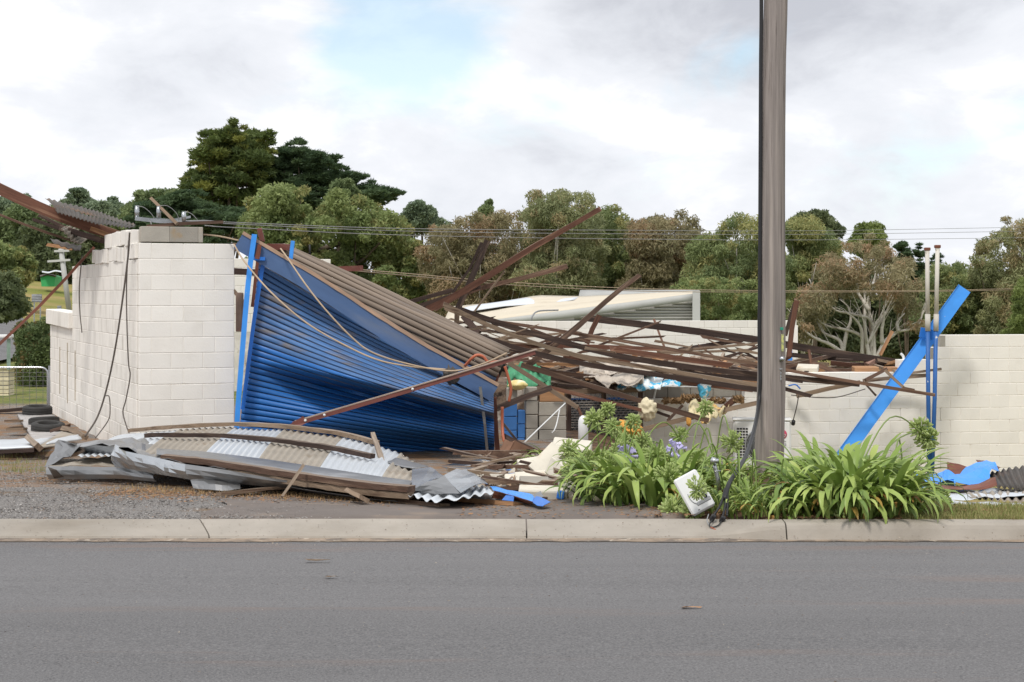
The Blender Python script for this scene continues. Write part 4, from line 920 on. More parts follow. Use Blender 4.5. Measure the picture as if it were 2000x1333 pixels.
def leaf_cloud(name, C, Rr, n, ll, lw, out, droop, rs, shell=2.4, flat=None, tint=None):
    """n small leaf faces spread through the clumps C with radii Rr (arrays)."""
    wgt = (Rr[:, 0]*Rr[:, 1]*Rr[:, 2])**(2/3.0); wgt /= wgt.sum()
    idx = rs.choice(len(C), n, p=wgt)
    d = rs.normal(size=(n, 3)); d /= np.linalg.norm(d, axis=1)[:, None]
    r = rs.rand(n)**(1/shell)
    p = C[idx]+d*r[:, None]*Rr[idx]
    ax = rs.normal(size=(n, 3))*.8+d*out+np.array([0, 0, -droop]); ax /= np.linalg.norm(ax, axis=1)[:, None]
    if flat: ax[:, 2] = ax[:, 2]*flat+.10; ax /= np.linalg.norm(ax, axis=1)[:, None]
    q = np.cross(ax, rs.normal(size=(n, 3))); q /= np.linalg.norm(q, axis=1)[:, None]
    k = rs.uniform(.6, 1.3, n)[:, None]
    l = ax*ll*k*.5; w = q*lw*k*.5
    V = np.stack([p-l-w*.6, p+l, p-l*.35+w*1.1], 1).reshape(-1, 3)
    me = bpy.data.meshes.new(name); me.vertices.add(3*n); me.loops.add(3*n); me.polygons.add(n)
    me.vertices.foreach_set('co', V.astype(np.float32).ravel()); me.loops.foreach_set('vertex_index', np.arange(3*n, dtype=np.int32))
    me.polygons.foreach_set('loop_start', np.arange(0, 3*n, 3, dtype=np.int32)); me.update(calc_edges=True)
    ct = tint if tint is not None else rs.rand(len(C)); ct2 = rs.rand(len(C))
    t = np.clip(ct[idx]*.65+rs.rand(n)*.35, 0, 1); t2 = np.clip(ct2[idx]*.75+rs.rand(n)*.25, 0, 1)
    colr = np.stack([t, t2, t*0, t*0+1], 1); colr = np.repeat(colr, 3, 0)
    at = me.color_attributes.new('tint', 'FLOAT_COLOR', 'POINT'); at.data.foreach_set('color', colr.astype(np.float32).ravel())
    return me
def tree(name, label, poly, Y, depth, nclump, cr, n, ll, lw, mat, trunk=None, bark=None, out=.5, droop=.2, flat=None, squash=.8, seed=1, limbs=6, lr=.12, group=None, cat='tree', shell=2.4, extra=None, crown_name='crown'):
    """A tree whose crown fills the outline poly (photo pixels) at depth Y, real depth +-depth metres."""
    n = int(n*3.0); ll *= .62; lw *= .80; nclump = int(nclump*2.6)
    rs = np.random.RandomState(seed); s = Y/F; xs = [q[0] for q in poly]; ys = [q[1] for q in poly]
    x0, x1, y0, y1 = min(xs), max(xs), min(ys), max(ys); C, Rr = [], []; tries = 0; crp = cr/s
    cx = (x0+x1)/2; pp = []
    for i in range(len(poly)):           # ragged outline between the given corners
        (ax_, ay_), (bx_, by_) = poly[i], poly[(i+1) % len(poly)]; m_ = max(2, int(math.hypot(bx_-ax_, by_-ay_)/(crp*.7)))
        for j in range(m_): pp.append((lerp(ax_, bx_, j/m_)+rs.uniform(-.38, .38)*crp, lerp(ay_, by_, j/m_)+rs.uniform(-.30, .42)*crp))
    poly = pp
    while len(C) < nclump and tries < 40000:
        tries += 1; fill = len(C) % 5 < 3; x = rs.uniform(x0, x1); y = rs.uniform(y0, y1); k = .40+.85*rs.rand()**1.4; rp = crp*k*.72
        if fill:
            if not inpoly(x, y, poly): continue
            k = rs.uniform(.32, .55)
        elif not (inpoly(x, y, poly) and inpoly(x, y-rp*squash, poly) and inpoly(x-rp, y, poly) and inpoly(x+rp, y, poly)):
            if not (rs.rand() < .12 and inpoly(x, y, poly)): continue
            k *= .5
        e = math.sqrt(max(.1, 1-((x-cx)/((x1-x0)/2+1))**2)); dy = rs.uniform(-1, 1)*depth*e
        v = P(x, y, Y); v.y += dy; v.x *= (Y+dy)/Y if abs(dy) < 3 else 1
        C.append((v.x, v.y, v.z)); Rr.append((cr*k, cr*k, cr*k*squash))
    C = np.array(C); Rr = np.array(Rr)
    tp = trunk or ((x0+x1)/2, y1+15)
    base = P(tp[0], tp[1], Y); base.z = ground_z(base.x, base.y)-.1 if trunk is None else min(base.z, P(tp[0], tp[1], Y).z)
    root = empty(name, base, label, cat, group)
    me = leaf_cloud(name+'_crown', C-np.array(base), Rr, n, ll, lw, out, droop, rs, shell, flat)
    link(crown_name, me, LM[mat], root, Matrix.Translation(base))
    # trunk and limbs grow to the clumps
    top = Vector((float(np.median(C[:, 0])), float(np.median(C[:, 1])), float(C[:, 2].max()*.5+C[:, 2].mean()*.5)))
    bend = Vector((rs.uniform(-.5, .5), rs.uniform(-.5, .5), 0))*depth*.3
    tpts = smooth_pts([base, base.lerp(top, .4)+bend, base.lerp(top, .75)-bend*.4, top], 4); nt = len(tpts)
    vs, fs = tube_geo([p-base for p in tpts], [lr*(1-.8*i/(nt-1)) for i in range(nt)], 7)
    for _ in range(limbs):
        cand = [C[rs.randint(len(C))] for _ in range(3)]; c = Vector(min(cand, key=lambda q: q[1])); st = tpts[rs.randint(1, nt-2)]; mid = st.lerp(c, .5)+Vector((rs.uniform(-.3, .3), rs.uniform(-.3, .3), -.1*(c-st).length))
        q = smooth_pts([st, mid, c], 4); v2, f2 = tube_geo([p-base for p in q], [lr*.5*(1-.85*i/(len(q)-1)) for i in range(len(q))], 5)
        o = len(vs); vs += v2; fs += [tuple(i+o for i in f) for f in f2]
    link('trunk', mesh('trunk', vs, fs), bark or BARK, root, Matrix.Translation(base), smooth=True)
    return root

tree('cypress_tree', 'tall golden tipped cypress, the highest tree behind the blue door', [(346, 356), (362, 332), (372, 318), (384, 300), (392, 278), (405, 262), (440, 252), (480, 238), (505, 246), (528, 256), (534, 285), (532, 330), (528, 390), (490, 430), (430, 440), (372, 420), (350, 380)], 118, 3.6, 130, 1.05, 26000, .62, .17, 'cypress_gold', out=1.3, droop=-.35, flat=.6, squash=.52, seed=3, lr=.45, group='cypresses on the rise')
tree('cypress_tree', 'dark spreading cypress with upswept tips right of the golden one', [(520, 300), (548, 282), (572, 276), (596, 266), (612, 285), (628, 292), (668, 296), (660, 312), (674, 322), (690, 338), (728, 338), (712, 352), (740, 362), (782, 380), (762, 392), (720, 392), (660, 405), (600, 415), (520, 420)], 121, 3.6, 120, 1.0, 25000, .62, .16, 'cypress', out=1.3, droop=-.3, flat=.5, squash=.42, seed=4, lr=.45, group='cypresses on the rise')
tree('cypress_tree', 'low dark cypress showing above the grey loose blocks of the tall wall', [(250, 420), (270, 395), (330, 385), (380, 376), (420, 400), (480, 410), (500, 440), (500, 480), (250, 480)], 105, 3, 90, .95, 16000, .55, .16, 'cypress', out=.8, droop=-.2, flat=.45, squash=.4, seed=5, lr=.3, group='cypresses on the rise')
tree('broadleaf_tree', 'broad light green tree directly behind the roller door', [(468, 420), (490, 395), (520, 372), (556, 352), (585, 366), (620, 378), (665, 368), (700, 380), (745, 392), (790, 425), (815, 470), (830, 520), (832, 590), (780, 600), (640, 570), (520, 520), (460, 480)], 74, 3.8, 120, .78, 30000, .34, .15, 'broad', seed=6, lr=.3)
tree('broadleaf_tree', 'light green sapling top standing out above the broad tree under the dark cypress', [(632, 395), (645, 370), (660, 352), (690, 358), (705, 380), (700, 410), (640, 410)], 78, 1.4, 22, .55, 5000, .34, .14, 'broad2', seed=61, lr=.15)
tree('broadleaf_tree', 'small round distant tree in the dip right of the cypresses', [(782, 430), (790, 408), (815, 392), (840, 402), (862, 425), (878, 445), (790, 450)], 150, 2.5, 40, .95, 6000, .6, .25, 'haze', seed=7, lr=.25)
tree('poplar_tree', 'thin pale poplar tip rising above the brown gums', [(928, 430), (932, 404), (940, 404), (946, 390), (957, 390), (962, 420), (958, 440), (930, 440)], 140, .8, 16, .55, 2200, .5, .2, 'broad2', seed=71, lr=.15)
G = 'gums along the creek'
tree('gum_tree', 'brownish gum tree left in the creek belt, behind the fan of rafters', [(818, 470), (840, 450), (880, 440), (920, 425), (960, 410), (1000, 405), (1030, 420), (1040, 480), (1040, 600), (960, 640), (840, 620), (815, 560)], 72, 3.2, 95, .72, 19000, .34, .085, 'gumbrown', bark=PAPERBARK, droop=.7, seed=8, limbs=14, group=G)
tree('gum_tree', 'tallest olive gum tree behind the highest split rafter', [(1015, 420), (1030, 395), (1060, 385), (1085, 372), (1115, 366), (1150, 374), (1162, 400), (1170, 440), (1180, 520), (1170, 620), (1040, 640), (1010, 560)], 70, 3.2, 95, .78, 21000, .34, .085, 'gum', bark=PAPERBARK, droop=.7, seed=9, limbs=12, group=G)
tree('gum_tree', 'dense olive gum right of the tallest one above the pale shed', [(1150, 430), (1175, 408), (1205, 408), (1235, 425), (1250, 455), (1260, 540), (1240, 600), (1150, 600)], 76, 2.6, 65, .72, 15000, .34, .085, 'gumdark', bark=PAPERBARK, droop=.7, seed=10, limbs=9, group=G)
tree('gum_tree', 'gum tree with a rusty brown crown left of the power pole', [(1215, 445), (1250, 425), (1290, 410), (1330, 410), (1366, 430), (1372, 470), (1360, 560), (1300, 600), (1220, 600)], 73, 2.8, 80, .72, 17000, .34, .085, 'gumbrown', bark=PAPERBARK, droop=.7, seed=11, limbs=10, group=G)
tree('gum_tree', 'dark green gum standing just left of the power pole', [(1340, 500), (1365, 470), (1405, 450), (1425, 425), (1460, 418), (1500, 420), (1530, 440), (1540, 560), (1520, 640), (1340, 640)], 68, 2.8, 90, .75, 20000, .34, .085, 'gumdark', bark=PAPERBARK, droop=.7, seed=12, limbs=10, group=G)
tree('shrub_mass', 'bright green rounded shrub beside the end of the pale shed', [(1280, 580), (1310, 550), (1350, 535), (1400, 545), (1440, 540), (1484, 550), (1530, 570), (1560, 640), (1540, 665), (1290, 660)], 62, 2.0, 70, .55, 13000, .28, .08, 'broad', droop=.4, seed=13, limbs=4, lr=.08, cat='shrub')
tree('gum_tree', 'olive gum rising just right of the power pole', [(1525, 445), (1550, 428), (1585, 432), (1610, 450), (1640, 470), (1640, 560), (1560, 620), (1520, 620)], 74, 2.6, 60, .72, 14000, .34, .085, 'gumdark', bark=PAPERBARK, droop=.7, seed=14, limbs=8, group=G)
tree('broadleaf_tree', 'dark rounded tree peeking above the gums right of the pole', [(1545, 445), (1560, 424), (1595, 416), (1625, 430), (1648, 458), (1640, 480), (1550, 480)], 92, 2.2, 36, .8, 8000, .4, .16, 'dark', seed=15, lr=.2)
tree('broadleaf_tree', 'bright green tree top above the brown gum right of the pole', [(1660, 475), (1680, 450), (1705, 438), (1725, 452), (1735, 485), (1700, 500), (1660, 500)], 88, 1.8, 26, .65, 5500, .36, .14, 'lime', seed=16, lr=.15)
for k, (pl, lab) in enumerate([([(1748, 500), (1756, 478), (1768, 470), (1778, 490), (1786, 520), (1750, 530)], 'dead topped conifer tip behind the brown gum'), ([(1784, 520), (1792, 480), (1797, 468), (1803, 490), (1812, 530)], 'dark conifer tip just left of the tall thin posts'), ([(1818, 530), (1826, 488), (1832, 474), (1840, 495), (1852, 530)], 'dark conifer tip just behind the tall thin posts')]):
    tree('conifer_tree', lab, pl+[(pl[-1][0], 600), (pl[0][0], 600)], 95, 1.0, 26, .45, 4500, .45, .1, 'cypress', out=.9, droop=-.1, flat=.5, squash=.4, seed=20+k, lr=.12, limbs=3, group='conifer tips')
tree('gum_tree', 'dark olive trees right of the blue diagonal plank above the white wall', [(1790, 540), (1830, 510), (1880, 520), (1915, 540), (1930, 600), (1930, 690), (1790, 690)], 66, 2.6, 80, .68, 17000, .32, .085, 'gumdark', droop=.5, seed=24, limbs=6, group=G)
tree('gum_tree', 'tall open gum at the far right edge above the white wall', [(1895, 500), (1920, 470), (1950, 445), (1990, 430), (2060, 440), (2080, 560), (2060, 690), (1930, 690), (1900, 560)], 64, 2.6, 75, .68, 15000, .32, .085, 'gum', bark=BARK, droop=.6, seed=25, limbs=10, group=G)
tree('wattle_shrub', 'lime green feathery shrub at the right edge above the white wall', [(1955, 640), (1975, 605), (1982, 560), (2010, 530), (2060, 540), (2060, 680), (1960, 680)], 52, 1.4, 34, .42, 8000, .22, .06, 'lime', droop=.4, seed=26, limbs=4, lr=.08, cat='shrub')
# dark wood behind the creek, read as single trees
for k, (xa, xb, yt) in enumerate([(800, 980, 480), (960, 1120, 470), (1100, 1260, 470), (1240, 1420, 480), (1400, 1580, 490), (1560, 1720, 520), (1700, 1860, 540), (1840, 2060, 520)]):
    w = xb-xa; pl = [(xa, yt+60), (xa+w*.2, yt+15), (xa+w*.5, yt), (xa+w*.8, yt+18), (xb, yt+60), (xb, 690), (xa, 690)]
    labs = ['shaded tree far behind the fan of rafters', 'shaded tree far behind the tallest olive gum', 'shaded tree far behind the cream end of the shed roof', 'shaded tree far behind the rusty crowned gum', 'shaded tree behind the power pole', 'shaded tree behind the white barked gum', 'shaded tree behind the tall thin posts', 'shaded tree behind the right edge gum']
    tree('shaded_tree', labs[k], pl, 98, 2.5, 70, 1.05, 11000, .55, .2, 'dark', seed=30+k, lr=.2, limbs=3, group='shaded trees behind the creek')

# the white-barked gum: open branching in view
def build_white_gum():
    Y = 60
    root = tree('gum_tree', 'brown leaved gum with bare white branches right of the pole', [(1558, 560), (1590, 520), (1615, 488), (1650, 470), (1690, 462), (1735, 474), (1770, 500), (1800, 530), (1812, 575), (1800, 600), (1815, 650), (1790, 660), (1770, 610), (1720, 585), (1680, 578), (1640, 585), (1610, 620), (1590, 680), (1560, 690), (1550, 620)], Y, 2.4, 60, .55, 7000, .3, .075, 'gumbrown', trunk=(1706, 745), bark=PAPERBARK, droop=.6, seed=40, limbs=4, lr=.09)
    rg = random.Random(9)
    limbs = [[(1700, 700), (1692, 668), (1673, 652), (1648, 643), (1620, 638), (1600, 628), (1585, 610)], [(1702, 700), (1704, 662), (1706, 640), (1699, 622), (1684, 618), (1656, 612), (1632, 607), (1610, 588), (1592, 570), (1580, 545)],
             [(1710, 710), (1708, 660), (1704, 630), (1697, 606), (1694, 592), (1698, 572), (1708, 552), (1712, 520)], [(1712, 700), (1728, 668), (1744, 655), (1756, 648), (1780, 643), (1796, 632), (1802, 608), (1815, 590)],
             [(1704, 655), (1715, 630), (1728, 613), (1745, 590), (1757, 572), (1770, 540)], [(1645, 690), (1620, 673), (1600, 664), (1578, 652), (1560, 632), (1548, 612)], [(1648, 690), (1640, 665), (1612, 652), (1600, 636), (1594, 612)],
             [(1697, 606), (1685, 585), (1674, 566), (1668, 540)], [(1646, 690), (1652, 650), (1660, 625), (1658, 600), (1640, 585)], [(1724, 672), (1722, 645), (1728, 620), (1724, 600)], [(1756, 648), (1752, 630), (1765, 612)], [(1684, 700), (1685, 650), (1672, 625), (1650, 608)]]
    for l in limbs:
        dy = rg.uniform(-.8, .8); q = [P(x+rg.uniform(-2, 2), y, Y+dy*i/len(l)) for i, (x, y) in enumerate(l)]; sp = smooth_pts(q, 4); n = len(sp)
        b = sp[0].copy(); vs, fs = tube_geo([p-b for p in sp], [.085*(1-.8*i/(n-1)) for i in range(n)], 6)
        for i in range(4, n-1, 2):
            d = (sp[min(i+1, n-1)]-sp[i-1]).normalized(); t = sp[i]
            e = t+Vector((d.x+rg.uniform(-.7, .7), rg.uniform(-.6, .6), d.z+rg.uniform(.1, .9))).normalized()*rg.uniform(.35, .9)
            v2, f2 = tube_geo([p-b for p in (t, t.lerp(e, .5)+Vector((0, 0, .05)), e)], [.022, .014, .006], 4); o = len(vs); vs += v2; fs += [tuple(k+o for k in f) for f in f2]
        link('limb', mesh('limb', vs, fs), PAPERBARK, root, Matrix.Translation(b), smooth=True)
build_white_gum()

# left: hill trees, roadside trees, hedge
tree('broadleaf_tree', 'dark wood edge behind the green shed on the hill', [(30, 500), (50, 455), (90, 430), (140, 425), (180, 440), (200, 520), (190, 552), (60, 552)], 186, 5, 75, 1.9, 15000, 1.0, .4, 'dark', seed=50, lr=.4)
tree('broadleaf_tree', 'mid green tree on the slope under the broad rusty beam', [(-40, 470), (0, 430), (40, 408), (90, 405), (130, 425), (140, 470), (40, 500), (-40, 500)], 200, 5, 60, 2.0, 11000, 1.0, .4, 'broad2', seed=51, lr=.4)
tree('broadleaf_tree', 'lighter green tree at the left edge beside the far power pole', [(-40, 480), (0, 468), (35, 478), (56, 505), (62, 540), (40, 560), (-40, 570)], 118, 3, 55, 1.0, 10000, .6, .25, 'broad', seed=52, lr=.3)
tree('broadleaf_tree', 'near dark tree hanging over the hill road at the left edge', [(-60, 545), (-10, 535), (30, 548), (54, 580), (46, 602), (20, 612), (0, 628), (-60, 640)], 42, 1.6, 48, .42, 9000, .24, .12, 'dark', seed=53, lr=.1)
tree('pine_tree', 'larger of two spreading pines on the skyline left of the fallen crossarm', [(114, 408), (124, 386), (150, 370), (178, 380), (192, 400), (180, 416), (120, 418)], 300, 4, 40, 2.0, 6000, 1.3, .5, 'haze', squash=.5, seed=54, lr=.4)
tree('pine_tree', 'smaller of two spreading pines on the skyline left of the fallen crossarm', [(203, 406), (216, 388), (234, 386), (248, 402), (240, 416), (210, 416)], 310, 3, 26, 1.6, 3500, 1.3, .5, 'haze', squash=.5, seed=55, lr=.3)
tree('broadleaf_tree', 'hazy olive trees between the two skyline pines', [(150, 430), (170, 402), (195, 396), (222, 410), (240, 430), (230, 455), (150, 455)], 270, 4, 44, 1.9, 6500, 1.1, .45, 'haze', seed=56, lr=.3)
tree('broadleaf_tree', 'green tree behind the fallen crossarm on the tall wall', [(226, 430), (252, 400), (262, 378), (276, 372), (290, 385), (330, 374), (358, 380), (368, 410), (360, 450), (230, 470)], 140, 3, 55, 1.05, 11000, .6, .25, 'broad2', seed=57, lr=.3)
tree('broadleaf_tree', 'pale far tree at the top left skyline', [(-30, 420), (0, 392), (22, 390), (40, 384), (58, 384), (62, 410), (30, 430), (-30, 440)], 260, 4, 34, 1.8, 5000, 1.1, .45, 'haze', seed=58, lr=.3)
tree('broadleaf_tree', 'dark wood filling the slope beside the side wall', [(120, 470), (170, 440), (260, 430), (300, 470), (300, 545), (150, 545)], 190, 5, 60, 1.9, 11000, 1.0, .4, 'dark', seed=59, lr=.4)
tree('clipped_hedge', 'clipped dark green hedge left of the low end of the side wall', [(32, 650), (45, 636), (95, 630), (130, 634), (130, 765), (60, 760), (30, 752)], 37, 1.0, 70, .30, 16000, .12, .06, 'hedge', squash=1, seed=60, lr=.05, limbs=2, cat='hedge', crown_name='foliage')

# ------------------------------------------------------------------ strap-leaved flowering clumps
STRAP = [leaf_mat('strap_leaf_%d' % i, a, b, rough=.4, trans=.18) for i, (a, b) in enumerate([((0.157, 0.252, 0.050), (0.314, 0.414, 0.101)), ((0.269, 0.381, 0.090), (0.448, 0.526, 0.157)), ((0.095, 0.179, 0.040), (0.213, 0.302, 0.073)), ((0.470, 0.370, 0.090), (0.403, 0.202, 0.067))])]
def strap_mesh(L, w, arch, seed):
    rg = random.Random(seed); vs, fs = [], []; n = 9; x = z = 0; a = R(86-rg.uniform(0, 16)); tw = rg.uniform(-.25, .25); sy = rg.uniform(-.15, .15)
    for i in range(n+1):
        s = i/n; ww = w*(.55+.45*min(1, s*4))*(1-max(0, (s-.62)/.38)**1.7*.94)
        y = sy*s*s*L
        for k, q in ((-1, .30), (0, 0), (1, .30)): vs.append((x-math.sin(a)*q*ww*.5, y+k*ww*.5+tw*s*.02, z+math.cos(a)*q*ww*.5))
        x += math.cos(a)*L/n; z += math.sin(a)*L/n; a -= arch/n*(.5+1.1*s)
    fs = [(i*3+j, i*3+j+1, i*3+j+4, i*3+j+3) for i in range(n) for j in range(2)]
    me = mesh('leaf', vs, fs); at = me.color_attributes.new('tint', 'FLOAT_COLOR', 'POINT'); b = rg.random()
    for i in range(len(vs)): at.data[i].color = (min(1, b*.6+.4*(i//3)/n), .3, 0, 1)
    me.polygons.foreach_set('use_smooth', [True]*len(me.polygons)); return me
LEAVES = []
for i in range(28):
    rg = random.Random(100+i); me = strap_mesh(rg.uniform(.38, .68), rg.uniform(.046, .064), R(rg.uniform(70, 205)), i)
    me.materials.append(STRAP[3] if i % 14 == 13 else STRAP[i % 3]); LEAVES.append(me)
BUD = leaf_mat('seed_head', (0.31, 0.42, 0.11), (0.55, 0.64, 0.28), rough=.6); PURP = M('purple_petal', (0.50, 0.46, 0.74), .6, var=.2, bump=0)
STEMG = leaf_mat('flower_stem', (0.19, 0.27, 0.07), (0.24, 0.31, 0.10), rough=.5, trans=0)
def umbel(seed, n=120, r=.075, petal=False):
    rg = random.Random(seed); vs, fs, mi = [], [], []; tint = []
    for i in range(n):
        d = Vector((rg.gauss(0, 1), rg.gauss(0, 1), rg.gauss(.2, 1))).normalized(); l = r*rg.uniform(.55, 1.0); e = d*l+Vector((0, 0, -.3*l*rg.random()))
        v2, f2 = tube_geo([Vector(), d*l*.6, e], [.0018, .0016, .0018], 3, closed=False); o = len(vs); vs += v2; fs += [tuple(k+o for k in f) for f in f2]; t = rg.random(); tint += [t*.5]*len(v2)
        b = (d+Vector((rg.uniform(-.3, .3), rg.uniform(-.3, .3), -.45*rg.random()))).normalized(); bl = rg.uniform(.030, .050); wd = rg.uniform(.0065, .0105)*(1.2 if petal else 1)
        v2, f2 = tube_geo([e-b*.006, e+b*bl*.35, e+b*bl*.75, e+b*bl], [.002, wd*.8, wd, .0025 if not petal else wd*1.6], 5, closed=True); o = len(vs); vs += v2; fs += [tuple(k+o for k in f) for f in f2]; tint += [t*.6+.4]*len(v2)
    me = mesh('flower_head', vs, fs); at = me.color_attributes.new('tint', 'FLOAT_COLOR', 'POINT')
    for i, t in enumerate(tint): at.data[i].color = (t, .3, 0, 1)
    me.materials.append(PURP if petal else BUD); return me
UMB = [umbel(i) for i in range(5)]+[umbel(50, 22, .055, True)]
CL = [ # px centre, depth, leaves, size, spread, label
 (1105, 17.2, 60, .85, .28, 'low leafy clump beside the blue and grey pier'), (1185, 16.2, 80, .85, .35, 'leafy clump in front of the mesh fence'),
 (1222, 12.9, 130, 1.0, .32, 'dark leafy clump at the left end of the garden bed by the rubble'), (1285, 12.45, 130, 1.02, .34, 'arching leafy clump left of the fallen white cover'),
 (1265, 14.8, 95, .74, .40, 'leafy clump crowded with green seed heads before the white wall'), (1345, 14.6, 90, .68, .38, 'leafy clump behind the fallen white cover'),
 (1420, 14.2, 60, .5, .32, 'leafy clump behind the black cable at the pole'), (1455, 11.65, 90, .46, .30, 'low drooping clump just left of the pole foot'),
 (1400, 12.9, 70, .62, .30, 'leafy clump around the chrome bracket'), (1520, 11.4, 100, .46, .30, 'low drooping clump right in front of the pole foot'),
 (1632, 12.4, 130, .9, .30, 'leafy clump just right of the pole'), (1640, 11.36, 200, 1.04, .36, 'largest leafy clump hanging over the kerb'),
 (1700, 11.38, 180, 1.0, .32, 'right end leafy clump hanging over the kerb'), (1655, 12.7, 170, 1.0, .38, 'tallest leafy clump at the foot of the blue diagonal plank'),
 (1145, 16.6, 60, .85, .25, 'leafy clump around the white bollard'), (1770, 12.4, 26, .6, .16, 'small sparse clump beside the sheet metal pile')]
CR = []
def build_clumps():
    for ci, (px, Y, n, sc, spread, lab) in enumerate(CL):
        rg = random.Random(700+ci); c = P(px, 900, Y); c.z = ground_z(c.x, c.y)-.01
        root = empty('strap_leaf_plant', c, lab, 'plant', 'strap leaved plants in the garden bed'); CR.append(root)
        for k in range(min(290, int(n*1.45))):
            a = rg.uniform(0, 2*math.pi); rr = spread*1.12*math.sqrt(rg.random()); b = a+rg.uniform(-.6, .6)
            o = bpy.data.objects.new('leaf', rg.choice(LEAVES)); COL.objects.link(o); o.parent = root
            o.location = (math.cos(a)*rr, math.sin(a)*rr, rg.uniform(-.03, .05)); o.rotation_euler = (rg.uniform(-.2, .2), rg.uniform(-.28, .3)*(.4+rr/spread), b)
            s = sc*rg.uniform(.62, .98); o.scale = (s, s, s)
build_clumps()
HEADS = [(1186, 799, 16, 0), (1160, 819, 16.2, 0), (1198, 834, 15.6, 0), (1237, 824, 15.6, 0), (1378, 796, 15.2, 0), (1327, 850, 14.6, 0), (1218, 862, 14.6, 0), (1111, 879, 15.3, 0), (1119, 918, 14.2, 0), (1147, 898, 14.4, 0), (1189, 911, 13.2, 0), (1280, 890, 12.9, 0), (1305, 934, 12.2, 0),
 (1258, 952, 12.5, 0), (1361, 898, 12.9, 0), (1361, 955, 11.2, 0), (1328, 967, 12.2, 0), (1312, 998, 11.6, 0), (1352, 1003, 11.5, 0), (1440, 972, 12, 0), (1466, 972, 12, 0), (1519, 1002, 11.5, 0), (1320, 880, 12.9, 1), (1223, 890, 13.2, 1), (1255, 862, 14, 0), (1240, 885, 14, 0), (1430, 866, 14, 0), 
 (1799, 838, 13.6, 0), (1813, 857, 13.6, 0), (1743, 925, 12.1, 0), (1835, 979, 12.2, 0), (1619, 1008, 11.4, 0), (1653, 1026, 11.05, 0), (1210, 880, 14, 0)]
def build_heads():
    rg = random.Random(77)
    for x, y, Y, kind in HEADS:
        e = P(x, y, Y); best = min(range(len(CL)), key=lambda i: (CR[i].location-e).length); root = CR[best]; b = root.location+Vector((rg.uniform(-.12, .12), rg.uniform(-.12, .12), .05))
        low = e.z < b.z+.35
        m = b.lerp(e, .5)+Vector((0, 0, .38 if low else .12)); q = [b, m, e]
        st = tube('flower_stem', smooth_pts(q, 7), .0062, STEMG, root, 5)
        d = (q[2]-q[1]).normalized(); k = rg.uniform(.8, 1.15)
        h = link('flower_head', UMB[5] if kind else rg.choice(UMB[:5]), None, None, None); h.parent = st
        h.matrix_parent_inverse = Matrix.Identity(4); h.location = e-Vector(st.location); h.rotation_mode = 'QUATERNION'
        h.rotation_quaternion = d.to_track_quat('Z', 'Y'); h.scale = (k, k, k)
build_heads()
# ------------------------------------------------------------------ power pole, lines, fallen crossarm
def build_pole():
    b = P(1503, 936, 14.5); b.z = ground_z(b.x, b.y)-.1
    root = empty('power_pole', b, 'weathered grey timber power pole standing in the garden bed', 'pole')
    rg = random.Random(2); pts, rad = [], []
    line = [(1503, 990), (1502, 936), (1504, 850), (1507, 760), (1508, 650), (1508, 500), (1508, 380), (1509, 250), (1511, 120), (1515, 0), (1517, -200), (1520, -520)]
    q = smooth_pts([P(x, y, 14.5) for x, y in line], 5)
    vs, fs = [], []; S = 26
    for i, p in enumerate(q):
        s = i/(len(q)-1); r = lerp(.143, .10, s)
        for k in range(S):
            a = 2*math.pi*k/S; f = 1+.05*mnoise.noise(Vector((math.cos(a)*1.4, math.sin(a)*1.4, p.z*.35)))+.018*mnoise.noise(Vector((math.cos(a)*7, math.sin(a)*7, p.z*.3)))
            vs.append((p.x-b.x+math.cos(a)*r*f, p.y-b.y+math.sin(a)*r*f, p.z-b.z))
    fs = [(i*S+k, i*S+(k+1) % S, (i+1)*S+(k+1) % S, (i+1)*S+k) for i in range(len(q)-1) for k in range(S)]
    link('shaft', mesh('shaft', vs, fs), POLEW, root, Matrix.Translation(b), smooth=True)
    Yf = 14.36
    box('green_tag', P(1527, 642.5, Yf+.02), (.030, .006, .026), M('tag_green', (.03, .28, .19), .5), root, bev=.002)
    box('yellow_strip', P(1528.5, 670, Yf+.035), (.022, .006, .155), M('tag_yellow', (.62, .62, .22), .5, var=.1, second=(.35, .38, .2), s_scale=40, s_lo=.5, s_hi=.55), root, bev=.002)
    tube('metal_disc', [P(1527.5, 701.5, Yf+.03), P(1527.5, 701.5, Yf)], .024, STEEL, root, 18)
    box('staple', P(1525, 721, Yf+.02), (.028, .006, .01), STEEL, root, bev=.001)
    for y in (729, 735, 741): box('number_plate', P(1525, y, Yf+.02), (.010, .005, .022), STEEL, root, bev=.001)
    return root
build_pole()
